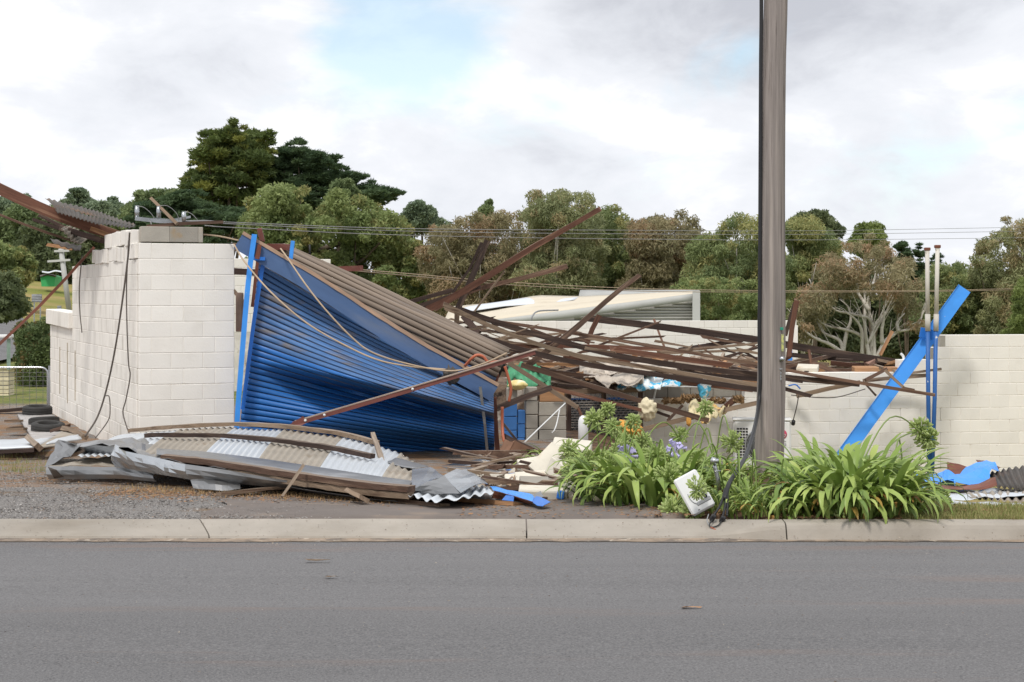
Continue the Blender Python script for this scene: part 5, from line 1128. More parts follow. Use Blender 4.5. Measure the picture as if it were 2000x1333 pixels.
def build_pole_cable():
    root = empty('black_cable', P(1440, 935, 14), 'thick black cable running down the pole and torn off at the kerb', 'cable')
    main = [(1486, -300, 14.42), (1487, 0, 14.42), (1486, 120, 14.42), (1485, 330, 14.42), (1484, 560, 14.42), (1483, 650, 14.42), (1485, 740, 14.42), (1482, 790, 14.36), (1474, 835, 13.8), (1459, 885, 12.8), (1441, 918, 12.0), (1424, 945, 11.5), (1416, 975, 11.3)]
    tube('cable', PL(main), .0175, BLACK, root, 8, 6)
    for dx in (-5, 4, 8): tube('strand', PL([(1418+dx*.3, 955, 11.4), (1413+dx, 985, 11.25), (1404+dx*2, 1008, 11.12)]), .009, BLACK, root, 6, 6)
    for x, y in ((1392, 1012), (1411, 1015)):
        box('connector', P(x, y, 11.1), (.034, .034, .05), BLACK, root, Matrix.Rotation(.5, 3, 'Y') @ Matrix.Rotation(.3, 3, 'X'), bev=.006)
    tube('core', PL([(1392, 1014, 11.08), (1386, 1024, 11.0), (1389, 1030, 10.97), (1402, 1027, 10.98), (1410, 1017, 11.08)]), .005, BLACK, root, 6, 5)
    tube('core', PL([(1384, 1005, 11.15), (1381, 1018, 11.05), (1388, 1030, 10.97)]), .004, GREYP, root, 6, 5)
    tube('copper_end', PL([(1388, 1030, 10.97), (1398, 1035, 10.93)]), .004, ORANGE, root, 6)
build_pole_cable()

def wire_thing(label, pts, r, mat, n=8, name='power_line', cat='wire', sides=5, group=None):
    o = tube(name, PL(pts), r, mat, None, sides, n); return tag(o, label, cat, group)
wire_thing('highest of the three slack power lines crossing behind the pole', [(300, 428, 21), (436, 434, 21.5), (800, 447, 26), (1200, 450, 34), (1600, 451, 42), (2060, 443, 52)], .0065, WIRE)
wire_thing('middle of the three slack power lines crossing behind the pole', [(345, 432, 21), (436, 437, 21.6), (800, 452, 26), (1200, 457, 34), (1600, 458, 42), (2060, 451, 52)], .0065, WIRE)
wire_thing('lowest of the three slack power lines crossing behind the pole', [(400, 441, 21), (480, 446, 21.6), (800, 460, 26), (1200, 467, 34), (1600, 469, 42), (2060, 464, 52)], .0065, WIRE)
wire_thing('upper of the two fine lines above the pale shed roof', [(690, 526, 27), (800, 535, 30), (1000, 552, 36), (1250, 564, 42), (1500, 568, 46), (1800, 568, 50), (2060, 562, 54)], .0085, CABLE)
wire_thing('lower of the two fine lines above the pale shed roof', [(690, 529, 27), (800, 539, 30), (1000, 557, 36), (1250, 569, 42), (1500, 571, 46), (1800, 570, 50), (2060, 565, 54)], .010, CABLE)

def build_crossarm():
    b = P(335, 432, 20.45)
    root = empty('fallen_crossarm', b, 'fallen galvanised crossarm with three insulators on top of the tall block wall', 'crossarm')
    beam('arm', PL([(264, 427, 20.4), (330, 434, 20.45), (362, 433, 20.5)]), .05, .05, GALV, root, rough=0)
    beam('brace', PL([(300, 428, 20.55), (330, 431, 20.6), (372, 424, 20.7)]), .03, .03, GALV, root, rough=0)
    for x, y0, y1 in ((267.5, 427, 402), (310, 426, 403), (359, 432, 414)):
        q = PL([(x, y0, 20.42), (x, (y0+y1)/2, 20.42), (x, y1, 20.42)])
        tube('insulator', q, [.026, .030, .024], GALV, root, 10)
    tube('tie_wire', PL([(268, 403, 20.4), (280, 405, 20.4), (293, 415, 20.4), (302, 427, 20.4)]), .004, WIRE, root, 5, 6)
    tube('tie_wire', PL([(312, 402, 20.4), (328, 403, 20.4), (344, 416, 20.4), (350, 430, 20.4)]), .004, WIRE, root, 5, 6)
    tube('tie_wire', PL([(361, 413, 20.4), (374, 418, 20.4), (386, 430, 20.4)]), .004, WIRE, root, 5, 6)
    tube('spiral_wrap', PL([(345, 434, 20.4), (400, 432, 20.6), (436, 435, 20.8)]), .014, WIRE, root, 6)
    tube('tie_wire', PL([(296, 444, 20.3), (295, 436, 20.3), (292, 432, 20.3)]), .008, WIRE, root, 5, 4)
    return root
build_crossarm()

# wires hanging on walls and door
WT = 'loose wire'
wire_thing('dark service cable hanging down the side wall near its front corner', [(253, 455, 20.3), (250, 500, 20.5), (240, 580, 20.6), (225, 680, 20.8), (208, 760, 21.0), (190, 815, 21.0), (166, 853, 20.8)], .013, DARKCABLE, name='loose_wire')
wire_thing('second thin wire hanging near the front corner of the side wall', [(251, 470, 20.25), (247, 560, 20.4), (248, 640, 20.4), (251, 710, 20.4), (254, 735, 20.4), (246, 780, 20.4), (240, 805, 20.4), (246, 830, 20.3), (252, 846, 20.2)], .009, DARKCABLE, name='loose_wire')
wire_thing('short loop of wire curling off the dark service cable', [(210, 750, 21.0), (206, 772, 21), (213, 775, 20.9), (215, 800, 20.9), (212, 820, 20.8), (195, 845, 20.7), (186, 856, 20.6)], .008, DARKCABLE, name='loose_wire')
wire_thing('fine wire hanging at the far end of the side wall', [(160, 500, 24.1), (155, 560, 24.3), (156, 610, 24.4), (160, 650, 24.3)], .009, DARKCABLE, name='loose_wire')
wire_thing('long beige cable swooping across the door from the wall top', [(457, 478, 20.2), (478, 512, 20.1), (530, 572, 19.9), (600, 632, 19.8), (680, 678, 19.8), (740, 704, 19.8), (800, 716, 19.9), (870, 722, 20.0)], .011, CABLE, name='loose_wire')
wire_thing('second beige cable looping from the drum across the door', [(548, 486, 20.25), (562, 505, 20.1), (600, 560, 19.9), (640, 610, 19.8), (690, 662, 19.8), (730, 690, 19.8), (800, 712, 19.9), (880, 725, 20.0), (940, 712, 20.05), (990, 690, 20.0)], .011, CABLE, name='loose_wire')
wire_thing('beige cable sagging from the wall top to the fascia', [(395, 458, 20.5), (430, 462, 20.5), (466, 470, 20.3)], .011, CABLE, name='loose_wire')
wire_thing('thin grey wire sagging in front of the white wall right of the pole', [(1545, 772, 25), (1600, 777, 25), (1640, 775, 25), (1690, 760, 25)], .008, DARKCABLE, name='loose_wire')
wire_thing('thin wire dropping to the top of the outdoor unit', [(1560, 772, 24.9), (1556, 795, 24.9), (1549, 822, 24.9)], .009, DARKCABLE, name='loose_wire')
wire_thing('cable with a bulb end sticking up at the outdoor unit', [(1563, 760, 24.6), (1554, 752, 24.6), (1540, 754, 24.6)], .012, BLUE, name='loose_wire')
wire_thing('dark cord snaking along the lowest purlins', [(945, 620, 23.9), (985, 648, 24), (1030, 668, 24.1)], .012, DARKCABLE, name='loose_wire')
wire_thing('grey conduit arching off the shed fascia', [(1038, 627, 40), (1040, 618, 40), (1052, 608, 40.2), (1090, 606, 41)], .022, GREYP, name='loose_wire')
for k, (lab, pts) in enumerate([('orange conduit bent over the lower end of the fascia', [(908, 715, 20.2), (922, 700, 20.1), (932, 694, 20.1), (944, 697, 20.1), (955, 708, 20.1), (976, 706, 20.1)]), ('orange conduit hanging beside the torn end of the door', [(986, 716, 20.6), (992, 735, 20.6), (998, 760, 20.6), (994, 785, 20.6)]), ('orange hooked conduit in the rubble by the rusty post', [(981, 795, 20.5), (981, 830, 20.5), (984, 860, 20.4), (993, 872, 20.4), (998, 868, 20.4)]), ('short orange conduit end lying against the dark box', [(993, 874, 20.3), (996, 885, 20.3), (999, 895, 20.2)])]):
    wire_thing(lab, pts, .019, ORANGE, name='orange_conduit', cat='conduit', sides=8)
wire_thing('thin white pipe lying from the mesh fence down to the pier foot', [(1104, 788, 21.9), (1060, 830, 21.5), (1024, 865, 21.1)], .010, WHITEP, name='white_pipe', cat='pipe')
wire_thing('short white cord curving beside the grey pier blocks', [(1093, 800, 22), (1088, 825, 21.9), (1083, 840, 21.8), (1078, 846, 21.8)], .010, WHITEP, name='white_pipe', cat='pipe')
wire_thing('white stick leaning on the grey wall blocks', [(1284, 754, 24.7), (1280, 765, 24.7), (1277, 778, 24.7)], .016, WHITEP, name='white_pipe', cat='pipe')
wire_thing('long white cord lying over the grey wall blocks', [(1286, 755, 24.9), (1370, 757, 24.9), (1455, 763, 24.9)], .011, WHITEP, name='white_pipe', cat='pipe')
wire_thing('short white pipe end sticking up at the right wall top', [(1765, 704, 26), (1764, 696, 26), (1759, 691, 26)], .022, WHITEP, name='white_pipe', cat='pipe')

# ------------------------------------------------------------------ blue posts, blue plank
WPOST = M('white_post_paint', (.62, .59, .53), .6, var=.12, scale=5, bump=.1, second=(.4, .34, .28), s_lo=.6, s_hi=.75, stretch=(3, 3, .6))
CHIPBLUE = M('chipped_blue_paint', (.030, .135, .42), .5, var=.12, scale=4, bump=.08, third=(.6, .62, .62), t_lo=.64, t_hi=.68, t_scale=9)
def build_post(x, xt, top, lab):
    b = P(x, 935, 25.0); root = empty('steel_post', b, lab, 'post', 'pair of tall steel posts')
    tube('blue_shaft', PL([(x, 940, 25.0), ((x+xt)/2, 780, 25), (lerp(x, xt, .72), 646, 25.0)]), .034, CHIPBLUE, root, 10)
    tube('white_shaft', PL([(lerp(x, xt, .72), 647, 25.0), (lerp(x, xt, .8), 614, 25)]), .042, WPOST, root, 10)
    tube('white_shaft', PL([(lerp(x, xt, .8), 614, 25.0), (xt, top+8, 25.0)]), .034, WPOST, root, 10)
    box('cap', P(xt, top+2, 25), (.09, .08, .05), RUST, root, bev=.008)
    box('cap_plate', P(xt, top+7, 25), (.06, .06, .05), WPOST, root, bev=.004)
build_post(1815, 1811, 485, 'left one of the two tall white topped posts'); build_post(1820, 1831, 480, 'right one of the two tall white topped posts')
def build_plank():
    pts = PL([(1884, 564, 25.25), (1800, 680, 25.2), (1620, 928, 25.0)])
    root = empty('blue_plank', pts[-1], 'long bright blue metal plank leaning diagonally behind the tall posts', 'plank')
    beam('face', pts, .215, .012, BRIGHTBLUE, root, rough=.002, nseg=24)
    for s in (-1, 1):
        d = (pts[-1]-pts[0]).normalized(); up = Vector((-d.z, 0, d.x)); beam('edge_return', [p+up*s*.105+Vector((0, .03, 0)) for p in pts], .010, .055, BRIGHTBLUE, root, rough=.001, nseg=18)
    box('bracket', P(1810, 652, 25.12), (.22, .02, .16), BLUE, root, Matrix.Rotation(.2, 3, 'Y'), bev=.004)
build_plank()
o = beam('blue_post_stub', PL([(1543, 668, 29), (1543, 722, 29)]), .085, .06, BRIGHTBLUE); tag(o, 'short bright blue post seen just right of the pole', 'post')
o = beam('wall_end_post', PL([(1552, 636, 30), (1552, 700, 30)]), .12, .12, WHITEBLK); tag(o, 'pale post end standing beside the broken red board', 'post')

# ------------------------------------------------------------------ pale shed behind the back wall
def build_shed():
    root = empty('pale_shed', P(1367, 628, 50), 'long low shed with cream roof and grey corrugated end wall behind', 'shed')
    Y0, Y1 = 46.0, 56.0
    # cream roof sheets, one white
    eave = [(862, 640, Y0), (960, 626, Y0), (1100, 608, Y0), (1240, 590, Y0), (1366, 573, Y0)]
    ridge = [(880, 600, Y1), (970, 592, Y1), (1050, 578, Y1), (1135, 580, Y1), (1366, 569, Y1)]
    loft('roof', eave, ridge, CREAMROOF, root, 30, 6, thick=.04)
    loft('roof_sheet', [(905, 610, 50), (985, 598, 51), (1080, 592, 51.5), (1120, 586, 52)], [(908, 600, 55.5), (985, 589, 55.6), (1050, 579, 55.8), (1133, 580.5, 55.9)], WHITEROOF, root, 20, 4, thick=.03)
    loft('fascia', [(960, 625.5, Y0-.15), (1100, 607, Y0-.15), (1240, 589, Y0-.15), (1352, 574, Y0-.15)], [(962, 633, Y0-.15), (1100, 624, Y0-.15), (1240, 604, Y0-.15), (1352, 588, Y0-.15)], PALEGREY, root, 16, 2, thick=.05)
    cw = M('shed_cladding', (.40, .395, .36), .6, var=.08, bump=.03)
    a, b = P(1050, 626, Y0), P(1358, 590, Y0)
    zb = P(1300, 650, Y0).z
    nrow = 14; h = .085
    for r in range(nrow):
        z = zb+r*h
        pts = []
        xl = 960; 
        while P(xl, 0, Y0).x < 8 and P(xl, lerp(633, 573, (xl-960)/406.0)+12, Y0).z < z: xl += 6
        if xl > 1340: continue
        tube('cladding_rib', [Vector((P(xl, 0, Y0).x, Y0+.05, z)), Vector((P(1356, 0, Y0).x, Y0+.05, z))], .042, cw, root, 6)
    q = [P(960, 700, Y0+.1), P(1358, 700, Y0+.1), P(1358, 575, Y0+.1), P(960, 632, Y0+.1)]
    link('end_wall', mesh('end_wall', q+[v+Vector((0, .1, 0)) for v in q], [(0, 1, 2, 3), (7, 6, 5, 4), (0, 4, 5, 1), (1, 5, 6, 2), (2, 6, 7, 3), (3, 7, 4, 0)]), cw, root)
    beam('corner_post', PL([(1360, 568, Y0-.1), (1360, 700, Y0-.1)]), .22, .2, PALEGREY, root, rough=0)
    loft('far_ridge_cap', [(1133, 568, 57), (1200, 568, 57), (1366, 568, 57)], [(1130, 581, 56), (1200, 578, 56), (1366, 571, 56)], PALEGREY, root, 8, 2, thick=.05)
    return root
build_shed()

# ------------------------------------------------------------------ mesh fence with dark slats
def build_fence():
    A = P(1112, 866, 24.6); root = empty('mesh_fence', A, 'dark mesh fence with black privacy slats between the pier and the white wall', 'fence')
    for x in (1111, 1179, 1251): beam('post', PL([(x, 762, 24.55), (x, 900, 24.5)]), .075, .06, DARKT, root)
    beam('top_rail', PL([(1105, 766, 24.5), (1256, 762, 24.5)]), .07, .05, WORNT, root)
    z0, z1 = 783, 872; n = 19; sm = M('black_slat', (.045, .045, .048), .5, var=.3, bump=.05, rnd=.3)
    rg = random.Random(4)
    for k in range(n):
        y = lerp(z0, z1, k/(n-1)); beam('slat', PL([(1113, y+rg.uniform(-.4, .4)+.6, 24.62), (1180, y+rg.uniform(-.4, .4), 24.62), (1250, y-.6, 24.62)]), .026, .008, sm, root, rough=.001, nseg=6)
    vs, fs = [], []
    def rod(a, b, r=.0045):
        v2, f2 = tube_geo([a, b], [r, r], 4); o = len(vs); vs.extend(v2); fs.extend([tuple(i+o for i in f) for f in f2])
    step = 9.0; top, bot = 766, 872; xa, xb = 1113, 1250
    k = xa-(bot-top)*.75
    while k < xb:
        for sg in (1, -1):
            pts = []
            for t in (0, 1):
                x = k+(bot-top)*.75*t if sg == 1 else k+(bot-top)*.75*(1-t); pts.append((x, lerp(top, bot, t)))
            (x0, y0), (x1, y1) = pts
            def clip(x, y):
                return x, y
            if x0 == x1: continue
            def at(xx): return y0+(y1-y0)*(xx-x0)/(x1-x0)
            lo, hi = max(min(x0, x1), xa), min(max(x0, x1), xb)
            if hi-lo > 2: rod(P(lo, at(lo), 24.57), P(hi, at(hi), 24.57))
        k += step
    link('mesh', mesh('mesh', vs, fs), DULLGALV, root)
    beam('blue_rail', PL([(1113, 782, 24.66), (1250, 779, 24.66)]), .055, .02, BLUE, root)
    q = loft('backing', [(1112, 766, 24.9), (1251, 763, 24.9)], [(1112, 900, 24.9), (1251, 900, 24.9)], CREAMCLOTH, root, 10, 2, thick=.02)  # pale sheet added so the gaps between the slats look light
    return root
build_fence()

# ------------------------------------------------------------------ outdoor air conditioner
def text_mesh(txt, size, name):
    cu = bpy.data.curves.new(name, 'FONT'); cu.body = txt; cu.size = size; cu.extrude = .001; cu.align_x = 'CENTER'; cu.align_y = 'CENTER'
    ob = bpy.data.objects.new(name, cu); COL.objects.link(ob); dg = bpy.context.evaluated_depsgraph_get()
    me = bpy.data.meshes.new_from_object(ob.evaluated_get(dg)); bpy.data.objects.remove(ob); return me
def build_ac():
    Yc = 24.75; c = P(1490, 865, Yc); s = Yc/F
    root = empty('air_conditioner', c, 'white outdoor air conditioner unit half hidden behind the pole', 'air conditioner')
    W_, H_, D_ = 112*s, 92*s, .34
    R3 = Matrix.Rotation(-.10, 3, 'Z')
    cc = P(1491, 868, Yc); box('body', cc+Vector((0, D_/2, 0)), (W_, D_, H_), WHITEP, root, R3, bev=.03)
    box('top_panel', cc+Vector((0, D_/2, H_/2+.012)), (W_+.02, D_+.02, .035), WHITEP, root, R3, bev=.012)
    f = R3 @ Vector((0, -1, 0)); side = R3 @ Vector((1, 0, 0))
    face = cc+f*.004
    gm = BLACK
    for i in range(11):
        for j in range(4):
            box('grille_slot', face-side*(W_/2-.055-j*.045)+Vector((0, 0, H_/2-.13-i*.045)), (.034, .012, .026), gm, root, R3, bev=.002)
    ring = [face-side*.02+side*(math.cos(a)*.26)+Vector((0, 0, math.sin(a)*.26-.02))-f*(-.01) for a in [2*math.pi*k/36 for k in range(37)]]
    tube('fan_ring', ring, .012, GREYP, root, 6)
    disc = [face-side*.02+Vector((0, 0, -.02))+f*.004, face-side*.02+Vector((0, 0, -.02))+f*.008]
    tube('fan_guard', disc, .245, M('fan_dark', (.10, .105, .11), .6), root, 36)
    for k in range(5):
        rr = .05+.045*k; tube('guard_ring', [face-side*.02+side*(math.cos(a)*rr)+Vector((0, 0, math.sin(a)*rr-.02))+f*.014 for a in [2*math.pi*q/24 for q in range(25)]], .004, GREYP, root, 4)
    lc = face+side*(W_/2-.16)+Vector((0, 0, H_/2-.21)); RED = M('logo_red', (.50, .06, .12), .5, var=.05, bump=0)
    ringp = [lc+side*(math.cos(a)*.068)+Vector((0, 0, math.sin(a)*.068))+f*.005 for a in [R(40)+R(320)*k/28 for k in range(29)]]
    lg = tube('logo', [lc, lc+f*.004], .076, RED, root, 28)
    pale = M('logo_pale', (.72, .66, .66), .5, var=.03, bump=0)
    tube('logo_ring', [lc+side*(math.cos(a)*.055)+Vector((0, 0, math.sin(a)*.055))+f*.006 for a in [R(75)+R(285)*k/28 for k in range(29)]], .005, pale, lg, 4)
    tube('logo_stroke', [lc+Vector((0, 0, .03))+f*.007-side*.008, lc+Vector((0, 0, -.028))+f*.007-side*.008, lc+Vector((0, 0, -.028))+f*.007+side*.014], .0045, pale, lg, 4)
    tube('logo_stroke', [lc+f*.007+side*.02, lc+f*.007+side*.055], .0045, pale, lg, 4)
    me = text_mesh('LG', .115, 'lettering'); mw = Matrix.Translation(lc+Vector((0, 0, -.145))+f*.006) @ (R3 @ Matrix.Rotation(R(90), 3, 'X')).to_4x4()
    link('lettering', me, GREYP, root, mw)
    tube('black_valve', [P(1549, 829, Yc), P(1550, 823, Yc-.05)], .03, BLACK, root, 10)
    return root
build_ac()

# ------------------------------------------------------------------ rags, foam, bags
def lump(name, label, cat, c, size, mat, amp=.35, freq=2.2, seed=0, sub=4, flat=1.0, rot=0):
    bm = bmesh.new(); bmesh.ops.create_icosphere(bm, subdivisions=sub, radius=1)
    for v in bm.verts:
        d = v.co.normalized(); k = 1+amp*mnoise.fractal(d*freq+Vector((seed*3.1, seed, 0)), .9, 2.1, 4)+amp*.5*abs(mnoise.noise(d*freq*2.7+Vector((seed, 0, 9))))
        v.co = Vector((d.x*size[0]*k, d.y*size[1]*k, d.z*size[2]*k*flat))
    me = bpy.data.meshes.new(name); bm.to_mesh(me); bm.free()
    o = link(name, me, mat, None, Matrix.Translation(c) @ Matrix.Rotation(rot, 4, 'Y'), smooth=True)
    return tag(o, label, cat)
def drape(name, label, cat, A, B, mat, crump=.09, freq=3.2, nu=44, nv=14):
    """Crumpled cloth: a fine sheet pushed into folds."""
    a = resample(PL(A), nu); b = resample(PL(B), nv and nu)
    def fn(u, v):
        i = int(round(u*nu)); p = a[i].lerp(b[i], v)
        k = mnoise.fractal(p*freq, .8, 2.0, 4); p.z += crump*k+.05*math.sin(math.pi*v); p.y += crump*.6*mnoise.noise(p*freq*1.7+Vector((7, 1, 2)))
        return p
    o = surf(name, fn, nu, nv, mat, None, .006); return tag(o, label, cat)
drape('cream_blanket', 'cream blanket bunched under the long purlins', 'cloth', [(1130, 706, 26), (1200, 712, 26), (1280, 716, 26)], [(1132, 726, 24.6), (1200, 732, 24.5), (1275, 740, 24.4)], CREAMCLOTH)
drape('cream_blanket', 'paler cream blanket roll lying in front of the bunched one', 'cloth', [(1140, 722, 25), (1200, 730, 25), (1262, 733, 25)], [(1140, 738, 24.3), (1200, 750, 24.0), (1254, 752, 24.0)], CREAMCLOTH, crump=.12)
drape('cream_blanket', 'cream cloth tented over a purlin left of the pole', 'cloth', [(1238, 715, 25.6), (1270, 703, 25.8), (1322, 724, 25.4)], [(1236, 722, 25.0), (1275, 722, 24.9), (1322, 727, 24.9)], CREAMCLOTH, crump=.05)
drape('cream_blanket', 'tan cloth lying beyond the shattered red brown beam', 'cloth', [(1310, 706, 26.4), (1340, 704, 26.4), (1400, 712, 26.4)], [(1300, 716, 25.6), (1340, 718, 25.6), (1390, 722, 25.6)], WORNT, crump=.05)
drape('patterned_cloth', 'white cloth patterned in sky blue hanging over the grey blocks', 'cloth', [(1215, 737, 25.0), (1262, 738, 24.9), (1300, 744, 24.8)], [(1204, 756, 24.3), (1240, 761, 24.2), (1290, 757, 24.2)], BLUECLOTH, crump=.10, freq=4)
drape('patterned_cloth', 'thin end of patterned cloth trailing right of the main cloth', 'cloth', [(1292, 749, 24.7), (1335, 750, 24.7)], [(1290, 756, 24.3), (1328, 755, 24.3)], BLUECLOTH, crump=.06, freq=4)
lump('blue_rag', 'blue and white rag hanging over the grey wall blocks', 'cloth', P(1375, 759, 24.6), (.09, .07, .15), BLUECLOTH, .3, 2, 3)
drape('green_bag', 'bright green plastic bag under the brown rails', 'bag', [(992, 728, 23.6), (1020, 720, 23.6), (1046, 721, 23.6), (1076, 735, 23.6)], [(990, 742, 23.1), (1020, 744, 23.1), (1050, 750, 23.1), (1076, 750, 23.2)], GREENBAG, crump=.14, freq=4.5)
lump('yellow_helmet', 'yellow cap lying on the grey pier blocks', 'helmet', P(1011, 752, 22.8), (.14, .10, .07), YELLOW, .12, 1.5, 4)
lump('foam_ball', 'cream foam lump caught on the lath in front of the white wall', 'foam', P(1264, 800, 23.3), (.13, .11, .15), CREAMFOAM, .3, 2.6, 5)
drape('yellow_foam', 'spill of yellow foam padding on the broken wall top', 'foam', [(1345, 796, 24.6), (1375, 790, 24.7), (1425, 799, 24.7)], [(1345, 806, 24.2), (1378, 819, 24.1), (1402, 812, 24.3)], FOAM, crump=.13, freq=6)
lump('foam_scrap', 'small orange foam scrap below the brown rafter end', 'foam', P(1345, 822, 23.9), (.035, .03, .075), ORFOAM, .4, 3, 6, 3)
lump('orange_foam', 'burnt orange foam wad among the leaves before the mesh fence', 'foam', P(1226, 838, 16.2), (.12, .08, .07), ORFOAM, .6, 3, 7)
o = box('cardboard_carton', P(1006, 886, 19.6), (.30, .26, .24), M('carton', (.20, .11, .07), .9, var=.25), None, Matrix.Rotation(.5, 3, 'Z') @ Matrix.Rotation(.45, 3, 'Y'), bev=.01, jit=.03); tag(o, 'crushed brown carton by the rusty post', 'carton')
box('x', Vector(), (.1, .1, .1), BLACK).name = 'tmp'; bpy.data.objects.remove(bpy.data.objects['tmp'])
o = box('dark_block', P(963, 736, 20.9), (.15, .12, .11), RUST, None, Matrix.Rotation(.15, 3, 'Y'), bev=.01); tag(o, 'small maroon block at the lower end of the fascia', 'block')
lump('debris_wad', 'tangle of broken fittings hanging on the fascia beneath the cables', 'fittings', P(880, 735, 20.1), (.09, .07, .10), DARKSHEET, .7, 3, 9, 3)
o = box('red_panel', P(468, 610, 21.1), (.09, .10, .52), M('stud_end', (.40, .28, .22), .8, second=(.3, .08, .07), s_scale=2), None, bev=.01); tag(o, 'pale timber stud end with maroon paint in the gap beside the door', 'stud')

# rubble of bricks: brown crumbs on the grey blocks as loose fill
def crumbs(name, label, boxes, n, size, mat, seed, kind='stuff'):
    rs = random.Random(seed); vs, fs = [], []
    for k in range(n):
        x, y, Y, jx, jy, jY = rs.choice(boxes); c = P(x+rs.uniform(-jx, jx), y+rs.uniform(-jy, jy), Y+rs.uniform(-jY, jY)); s = size*rs.uniform(.4, 1.5)
        q = [Vector((rs.uniform(-1, 1), rs.uniform(-1, 1), rs.uniform(-1, 1)))*s for _ in range(4)]; o = len(vs); vs += [c+w for w in q]; fs += [(o, o+1, o+2), (o, o+2, o+3), (o, o+3, o+1), (o+1, o+3, o+2)]
    o = link(name, mesh(name, vs, fs), mat); o['kind'] = kind; o['label'] = label; o['category'] = 'rubble'; return o
crumbs('brick_crumbs', 'brown crumbled mortar heaped along the grey wall blocks', [(1315, 783, 24.95, 22, 3, .08), (1350, 778, 24.95, 18, 6, .08), (1400, 783, 24.95, 15, 3, .08), (1443, 780, 24.95, 8, 5, .08)], 900, .035, BRICKRUB, 2)

# ------------------------------------------------------------------ rubble blocks
CREAMBLK = M('cream_block_face', (.66, .62, .53), .9, var=.14, scale=3, bump=.3, bscale=50, rnd=.06, second=(.46, .34, .22), s_lo=.58, s_hi=.75, s_scale=3)
def rub(lab, px, py, Y, size, rot, mat=CREAMBLK, slot=True):
    c = P(px, py, Y); root = empty('rubble_block', c, lab, 'block', 'broken blocks at the garden edge')
    R3 = Matrix.Rotation(rot[2], 3, 'Z') @ Matrix.Rotation(rot[1], 3, 'Y') @ Matrix.Rotation(rot[0], 3, 'X')
    box('body', c, size, mat, root, R3, bev=.008, jit=.006, key=lab)
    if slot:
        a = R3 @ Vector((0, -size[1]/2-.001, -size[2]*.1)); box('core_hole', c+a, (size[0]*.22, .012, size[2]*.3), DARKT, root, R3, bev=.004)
rub('tilted cream block standing on its corner at the top of the rubble', 1072, 905, 16.2, (.36, .19, .20), (.75, -.75, .3), slot=False)
rub('cream block with grey core face lying right of the tilted one', 1106, 925, 14.9, (.27, .30, .17), (.25, .35, .5))
rub('cream block lying flat behind the tilted one', 1048, 917, 16.6, (.36, .28, .14), (.45, -.12, .2), slot=False)
rub('cream block on the leaves at the back of the rubble', 1116, 880, 17.2, (.42, .30, .15), (.3, .08, -.15))
rub('long cream block half under the grey plank in the rubble', 1046, 944, 15.1, (.38, .25, .14), (.35, -.06, .05), slot=False)
rub('short cream block at the left end of the rubble row', 1003, 945, 15.4, (.17, .22, .13), (.3, -.06, .05), slot=False)
rub('grey and tan broken block in the middle of the front rubble row', 1045, 950, 14.1, (.26, .2, .12), (.2, 0, .1), GREYBLK, False)
rub('tan block with a blue painted end at the front of the rubble', 1060, 965, 13.2, (.40, .20, .10), (.15, .03, -.05), CREAMBLK)
rub('grey tan block with a dark hole right of the blue ended one', 1122, 959, 13.3, (.25, .2, .11), (.15, .0, .1), GREYBLK)
rub('tilted grey cream slab at the right end of the rubble row', 1170, 950, 13.2, (.22, .26, .09), (.5, -.15, .1), GREYBLK, False)
rub('small grey block under the tilted slab by the leaves', 1158, 962, 13.1, (.22, .18, .09), (.1, .02, 0), GREYBLK, False)
o = box('blue_fragment', P(1095, 967, 13.05), (.06, .05, .07), BLUE, None, Matrix.Rotation(.2, 3, 'Y'), bev=.006); tag(o, 'small blue painted block fragment in the front rubble row', 'block')
rub('white block balanced on the timbers right of the pole', 1577, 721, 25.9, (.34, .25, .10), (.25, .02, -.3), CREAMBLK)
rub('tan block lying on the wall top beside the blue diagonal plank', 1690, 724, 26.0, (.40, .2, .12), (.1, 0, .1), FRESHT, False)
rub('smaller tan block lying on the wall behind the blue diagonal plank', 1745, 724, 26.0, (.30, .2, .11), (.1, -.05, .0), FRESHT, False)
rub('pinkish block end poking up behind the tan blocks on the wall', 1700, 710, 26.6, (.16, .15, .12), (.2, -.5, .3), M('pink_block', (.36, .22, .17), .9), False)
# yellow sponge, bollard
lump('foam_scrap', 'small pale foam scrap lying on the driveway before the leaves', 'foam', P(1171, 974, 12.7), (.05, .04, .03), CREAMFOAM, .3, 2, 10, 3)
def build_bollard():
    b = P(1139, 868, 19.6); root = empty('white_bollard', b, 'short white plastic bollard with a rounded top among the leaves', 'bollard')
    q = [P(1139, 880, 19.6), P(1139, 830, 19.6), P(1139, 822, 19.6), P(1139, 816, 19.6), P(1139, 812, 19.6)]
    tube('tube', q, [.062, .062, .060, .048, .018], WHITEP, root, 18)
build_bollard()

